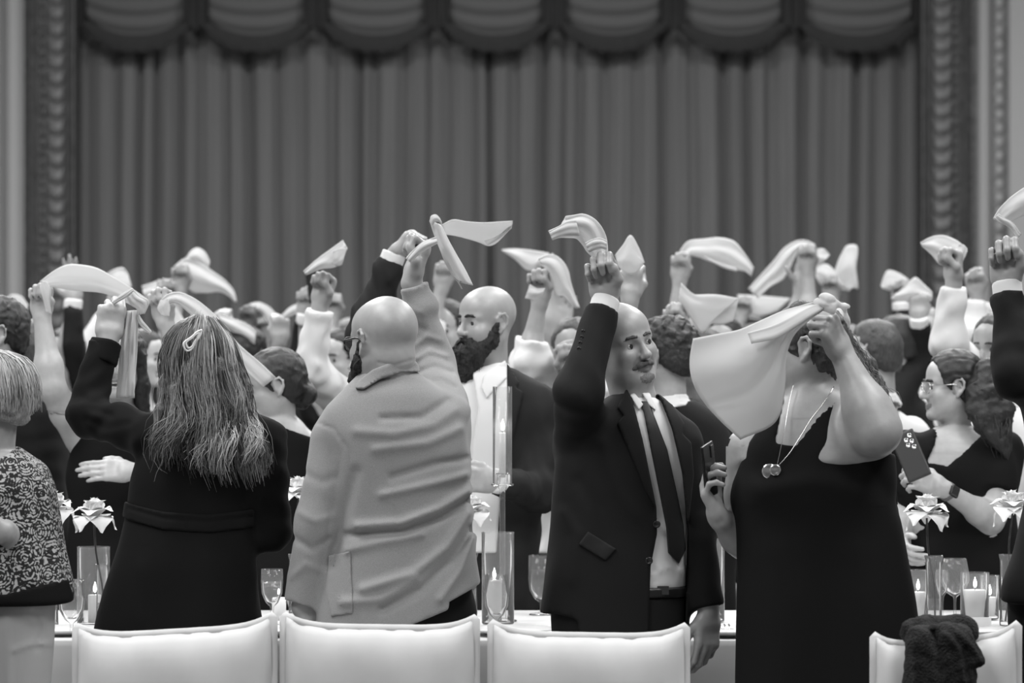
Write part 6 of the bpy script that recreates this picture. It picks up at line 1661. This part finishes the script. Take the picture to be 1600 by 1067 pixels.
# ------------------------------------------------------------------ guests deeper in the room
CR = 'guests further back in the room'
def crowd():
    out = []
    def g(*a, **k):
        k.setdefault('group_', CR); k.setdefault('res', .011); k.setdefault('hres', .009); k.setdefault('gres', .023)
        out.append(person(*a, **k))
    g('man with cropped hair and white collar turned away beside the raised bare arm', (44, 556), 13.1, -140, -120, hair='fade', hm='hair_mid', top='suit', face=False)
    g('dark-haired woman laughing in profile between the hanging napkin and the long hair', (226, 560), 15.1, 62, 40, hair='long', hm='hair_dark', top='dress', fem=1, s=.95, smile=1, mouth=.6, skin='skin_pale', tm='black')
    g('man in white shirt with one arm raised behind the smiling woman', (140, 575), 16.3, 20, hair='short', hm='hair_mid', top='shirt', arms=[A('R', (118, 575, -.1), (176, 482, -.1), (.3, 0, 1), (1, 0, 0), 'fist', 'long')])
    g('guest with a black sleeve and hand stretched up by the carved frame', (98, 560), 15.3, -20, hair='short', hm='hair_dark', top='suit', arms=[A('L', (108, 540, -.1), (114, 474, -.1), (0, 0, 1), (-1, 0, 0), 'open', 'long', sh=(112, 600, 0))])
    g('guest hidden behind the long-haired woman swinging two napkins', (318, 560), 16.2, -10, hair='short', hm='hair_mid', top='shirt', arms=[A('R', (262, 530, -.1), (281, 455, -.1), (0, 0, 1), (1, 0, 0), 'fist', 'bare'), A('L', (290, 540, -.2), (266, 478, -.15), (-.1, 0, 1), (-1, 0, 0), 'fist', 'bare')])
    g('white-shirted man hidden behind the bald grey-jacketed man, sleeve raised', (588, 560), 12.75, -60, -20, hair='short', hm='hair_dark', top='shirt', hres=.006, gres=.010, arms=[A('R', (486, 580, -.1), (500, 480, -.12), (.25, 0, 1), (.8, -.5, 0), 'fist', 'long', sh=(552, 640, 0))])
    g('dark-haired guest holding up a phone beside the white sleeve', (528, 562), 15.1, -30, hair='short', hm='hair_dark', top='suit', arms=[A('R', (470, 570, -.1), (478, 496, -.15), (.05, 0, 1), (1, -.2, 0), 'point', 'long', sh=(496, 640, 0))])
    g('dark-haired head with a fist raised between the long hair and the pinned-up hair', (386, 556), 15.2, 150, hair='short', hm='hair_dark', top='suit', face=False, arms=[A('R', (420, 600, .0), (436, 536, -.05), (.05, 0, 1), (-1, -.2, 0), 'fist', 'bare'), A('L', (350, 590, .0), (346, 528, -.05), (-.05, 0, 1), (1, -.2, 0), 'fist', 'bare')])
    g('man with darker skin and black hair far behind the pinned-up hair', (416, 540), 16.6, 10, hair='short', hm='hair_dark', skin='skin_dark', top='suit', arms=[A('R', (384, 560, -.1), (384, 518, -.1), (.1, 0, 1), (1, 0, 0), 'fist', 'long')])
    g('dark-haired guest with arms up glimpsed beside the beard', (697, 516), 15.2, -20, hair='short', hm='hair_dark', top='shirt', arms=[A('R', (668, 520, -.1), (690, 452, -.1), (.1, 0, 1), (1, 0, 0), 'fist', 'rolled')])
    g('man in a white shirt with rolled sleeve and raised fist beside the black sleeve', (898, 552), 13.0, -10, hair='short', hm='hair_mid', top='shirt', hres=.006, gres=.010, arms=[A('R', (826, 566, -.12), (843, 474, -.12), (0, 0, 1), (.9, -.3, 0), 'fist', 'rolled', sh=(866, 608, 0)), A('L', (935, 615, -.05), (892, 588, -.15), (-.2, 0, 1), (-.8, -.3, 0), 'fist', 'rolled')])
    g('guest with an open hand raised behind the rolled sleeve', (878, 578), 15.2, 10, hair='short', hm='hair_dark', skin='skin', top='shirt', tm='shirt_grey', arms=[A('L', (884, 570, -.1), (876, 520, -.1), (.2, 0, 1), (-1, 0, 0), 'open', 'bare', sh=(900, 620, 0)), A('R', (850, 520, -.1), (858, 444, -.1), (-.2, 0, 1), (1, 0, 0), 'fist', 'bare')])
    g('curly-haired man in a black suit turned away beside the black-suited man', (1036, 556), 12.3, -118, -140, hair='curly', hm='hair_curly', top='suit', face=False, res=.006, hres=.006, gres=.011,
      rows=[(612, 1012, 1062, .06), (628, 990, 1090, .09), (650, 968, 1122, .11), (690, 955, 1148, .125), (760, 952, 1156, .13), (860, 956, 1150, .13), (980, 956, 1150, .14)],
      arms=[A('L', (976, 560, -.05), (984, 470, -.05), (.02, 0, 1), (1, -.3, 0), 'fist', 'bare', sh=(1000, 650, 0))])
    g('guest with bare forearm raised between the curly head and the big napkin', (1128, 540), 15.1, -15, hair='short', hm='hair_dark', top='shirt', tm='shirt_grey', arms=[A('R', (1052, 540, -.1), (1062, 440, -.1), (.05, 0, 1), (1, -.2, 0), 'fist', 'bare', sh=(1088, 612, 0))])
    g('guest whose fist clutches the square napkin above the curly head', (1092, 566), 13.15, -40, hair='short', hm='hair_dark', top='suit', arms=[A('R', (1072, 585, -.12), (1062, 528, -.2), (-.1, -.1, 1), (.8, -.5, 0), 'grip', 'bare', sh=(1100, 640, 0))])
    g('guest with pale forearm lifted behind the big napkin', (1226, 545), 15.9, 0, hair='long', hm='hair_light', top='dress', fem=1, s=.96, arms=[A('L', (1246, 500, -.1), (1250, 452, -.1), (.2, 0, 1), (-1, -.2, 0), 'open', 'bare'), A('R', (1262, 500, -.15), (1262, 424, -.15), (0, 0, 1), (1, -.2, 0), 'fist', 'bare')])
    g('guest with arm stretched up to a crumpled napkin above the knot', (1322, 550), 16.9, -30, hair='short', hm='hair_light', top='shirt', arms=[A('R', (1306, 530, -.1), (1300, 470, -.1), (-.1, 0, 1), (1, -.2, 0), 'fist', 'long')])
    g('man with wavy light hair clipped at the sides beside the raised heavy arm', (1366, 556), 13.2, -130, -150, hair='fade', hm='hair_mid', top='shirt', face=False)
    g('man with thick black hair and dark suit between the clipped head and the ponytail', (1398, 540), 15.1, -112, -120, hair='short', hm='hair_dark', top='suit', face=False, arms=[A('L', (1440, 560, .0), (1436, 500, -.1), (0, 0, 1), (1, 0, 0), 'fist', 'long')])
    g('man in a white shirt with sleeve raised behind the ponytail', (1556, 545), 12.9, -40, -10, hair='short', hm='hair_mid', top='shirt', hres=.006, gres=.010, width=1.05, arms=[A('R', (1482, 536, -.12), (1490, 444, -.14), (0, 0, 1), (.5, -.9, 0), 'fist', 'long', sh=(1520, 580, 0), hs=1.05)])
    g('guest with thin white sleeves raised behind the suit cuff by the ponytail', (1536, 520), 15.3, 0, hair='short', hm='hair_grey', top='shirt', arms=[A('R', (1520, 520, -.1), (1526, 464, -.1), (-.2, 0, 1), (1, 0, 0), 'fist', 'long')])
    g('grey-haired guest far behind between the dark head and the white sleeve', (1446, 524), 16.5, 10, hair='short', hm='hair_grey', top='suit', arms=[A('R', (1412, 540, -.1), (1408, 478, -.1), (-.1, 0, 1), (1, 0, 0), 'fist', 'long')])
    g('far guest with dark hair behind the raised bare arm by the frame', (70, 566), 17.2, 30, hair='short', hm='hair_dark', top='suit', arms=[A('R', (32, 570, -.1), (26, 516, -.1), (0, 0, 1), (1, 0, 0), 'fist', 'long')])
    g('far guest glimpsed between the long hair and the curved napkin', (352, 548), 17.6, -10, hair='short', hm='hair_mid', top='shirt')
    g('far guest behind the white sleeve, beside the grey jacket', (548, 540), 16.9, 0, hair='short', hm='hair_light', top='shirt', arms=[A('R', (512, 540, -.1), (520, 500, -.1), (0, 0, 1), (1, 0, 0), 'fist', 'bare')])
    g('far guest glimpsed between the two bald heads', (672, 536), 17.6, -10, hair='short', hm='hair_mid', top='suit')
    g('far guest peering over the curly head', (1098, 522), 16.9, -20, hair='short', hm='hair_mid', top='suit')
    g('far guest glimpsed above the square napkin', (1172, 530), 17.4, 10, hair='long', hm='hair_dark', top='dress', fem=1, s=.96, arms=[A('R', (1140, 540, -.1), (1156, 500, -.1), (.1, 0, 1), (1, 0, 0), 'fist', 'bare')])
    return out
M['hair_curly'] = mat('curly_hair', .022, .45, var=(200, .7, (1, 1, 1)), bump=(300, .6, .004))
def phones():
    Y = 9.85
    o = empty('smartphone', P(1108, 740, Y), 'black smartphone held low by the woman in the sleeveless dress', 'phone')
    R = frame(62, 0, 0); R = R @ np.array(Matrix.Rotation(math.radians(-14), 3, 'Y'))
    c = P(1108, 735, Y - .03)
    sdf_part('case', [rbox(c, (.037, .0045, .076), R, rad=.004)], .003, M['plastic_black'], o)
    sdf_part('camera_bump', [rbox(c + R @ V(.02, .0055, .05), (.010, .002, .018), R, rad=.0018)], .002, M['dark_metal'], o)
    Y = Y2 - .36
    c = P(1423, 712, Y); R = frame(-14, 12, 0) @ np.array(Matrix.Rotation(math.radians(-24), 3, 'Y'))
    o = empty('smartphone', c, 'dark smartphone with camera rings held up by the woman with the ponytail', 'phone')
    sdf_part('case', [rbox(c, (.040, .0045, .082), R, rad=.004)], .003, M['phone_case'], o)
    for i, (x, z) in enumerate(((-.022, .062), (-.022, .042), (-.022, .022), (-.006, .052), (-.006, .034))):
        disc('camera_ring', c + R @ V(-x - .0, .0045, z), R[:, 1], .0075, .002, M['metal'], o, 12)
    Y = 14.9; c = P(492, 446, Y); o = empty('smartphone', c, 'small black smartphone lifted beside the white sleeve', 'phone')
    R = frame(30, 0, 10); sdf_part('case', [rbox(c, (.036, .0045, .075), R, rad=.004)], .004, M['plastic_black'], o)
M['phone_case'] = mat('phone_case', .03, .35)
FRONT = (long_haired_woman, grey_jacket_man, black_suit_man, sleeveless_woman, bearded_man, updo_woman, raised_arm_woman, ponytail_woman, left_suit_man, patterned_guest, right_suit_man)
for fn in FRONT: fn()
crowd()
phones()
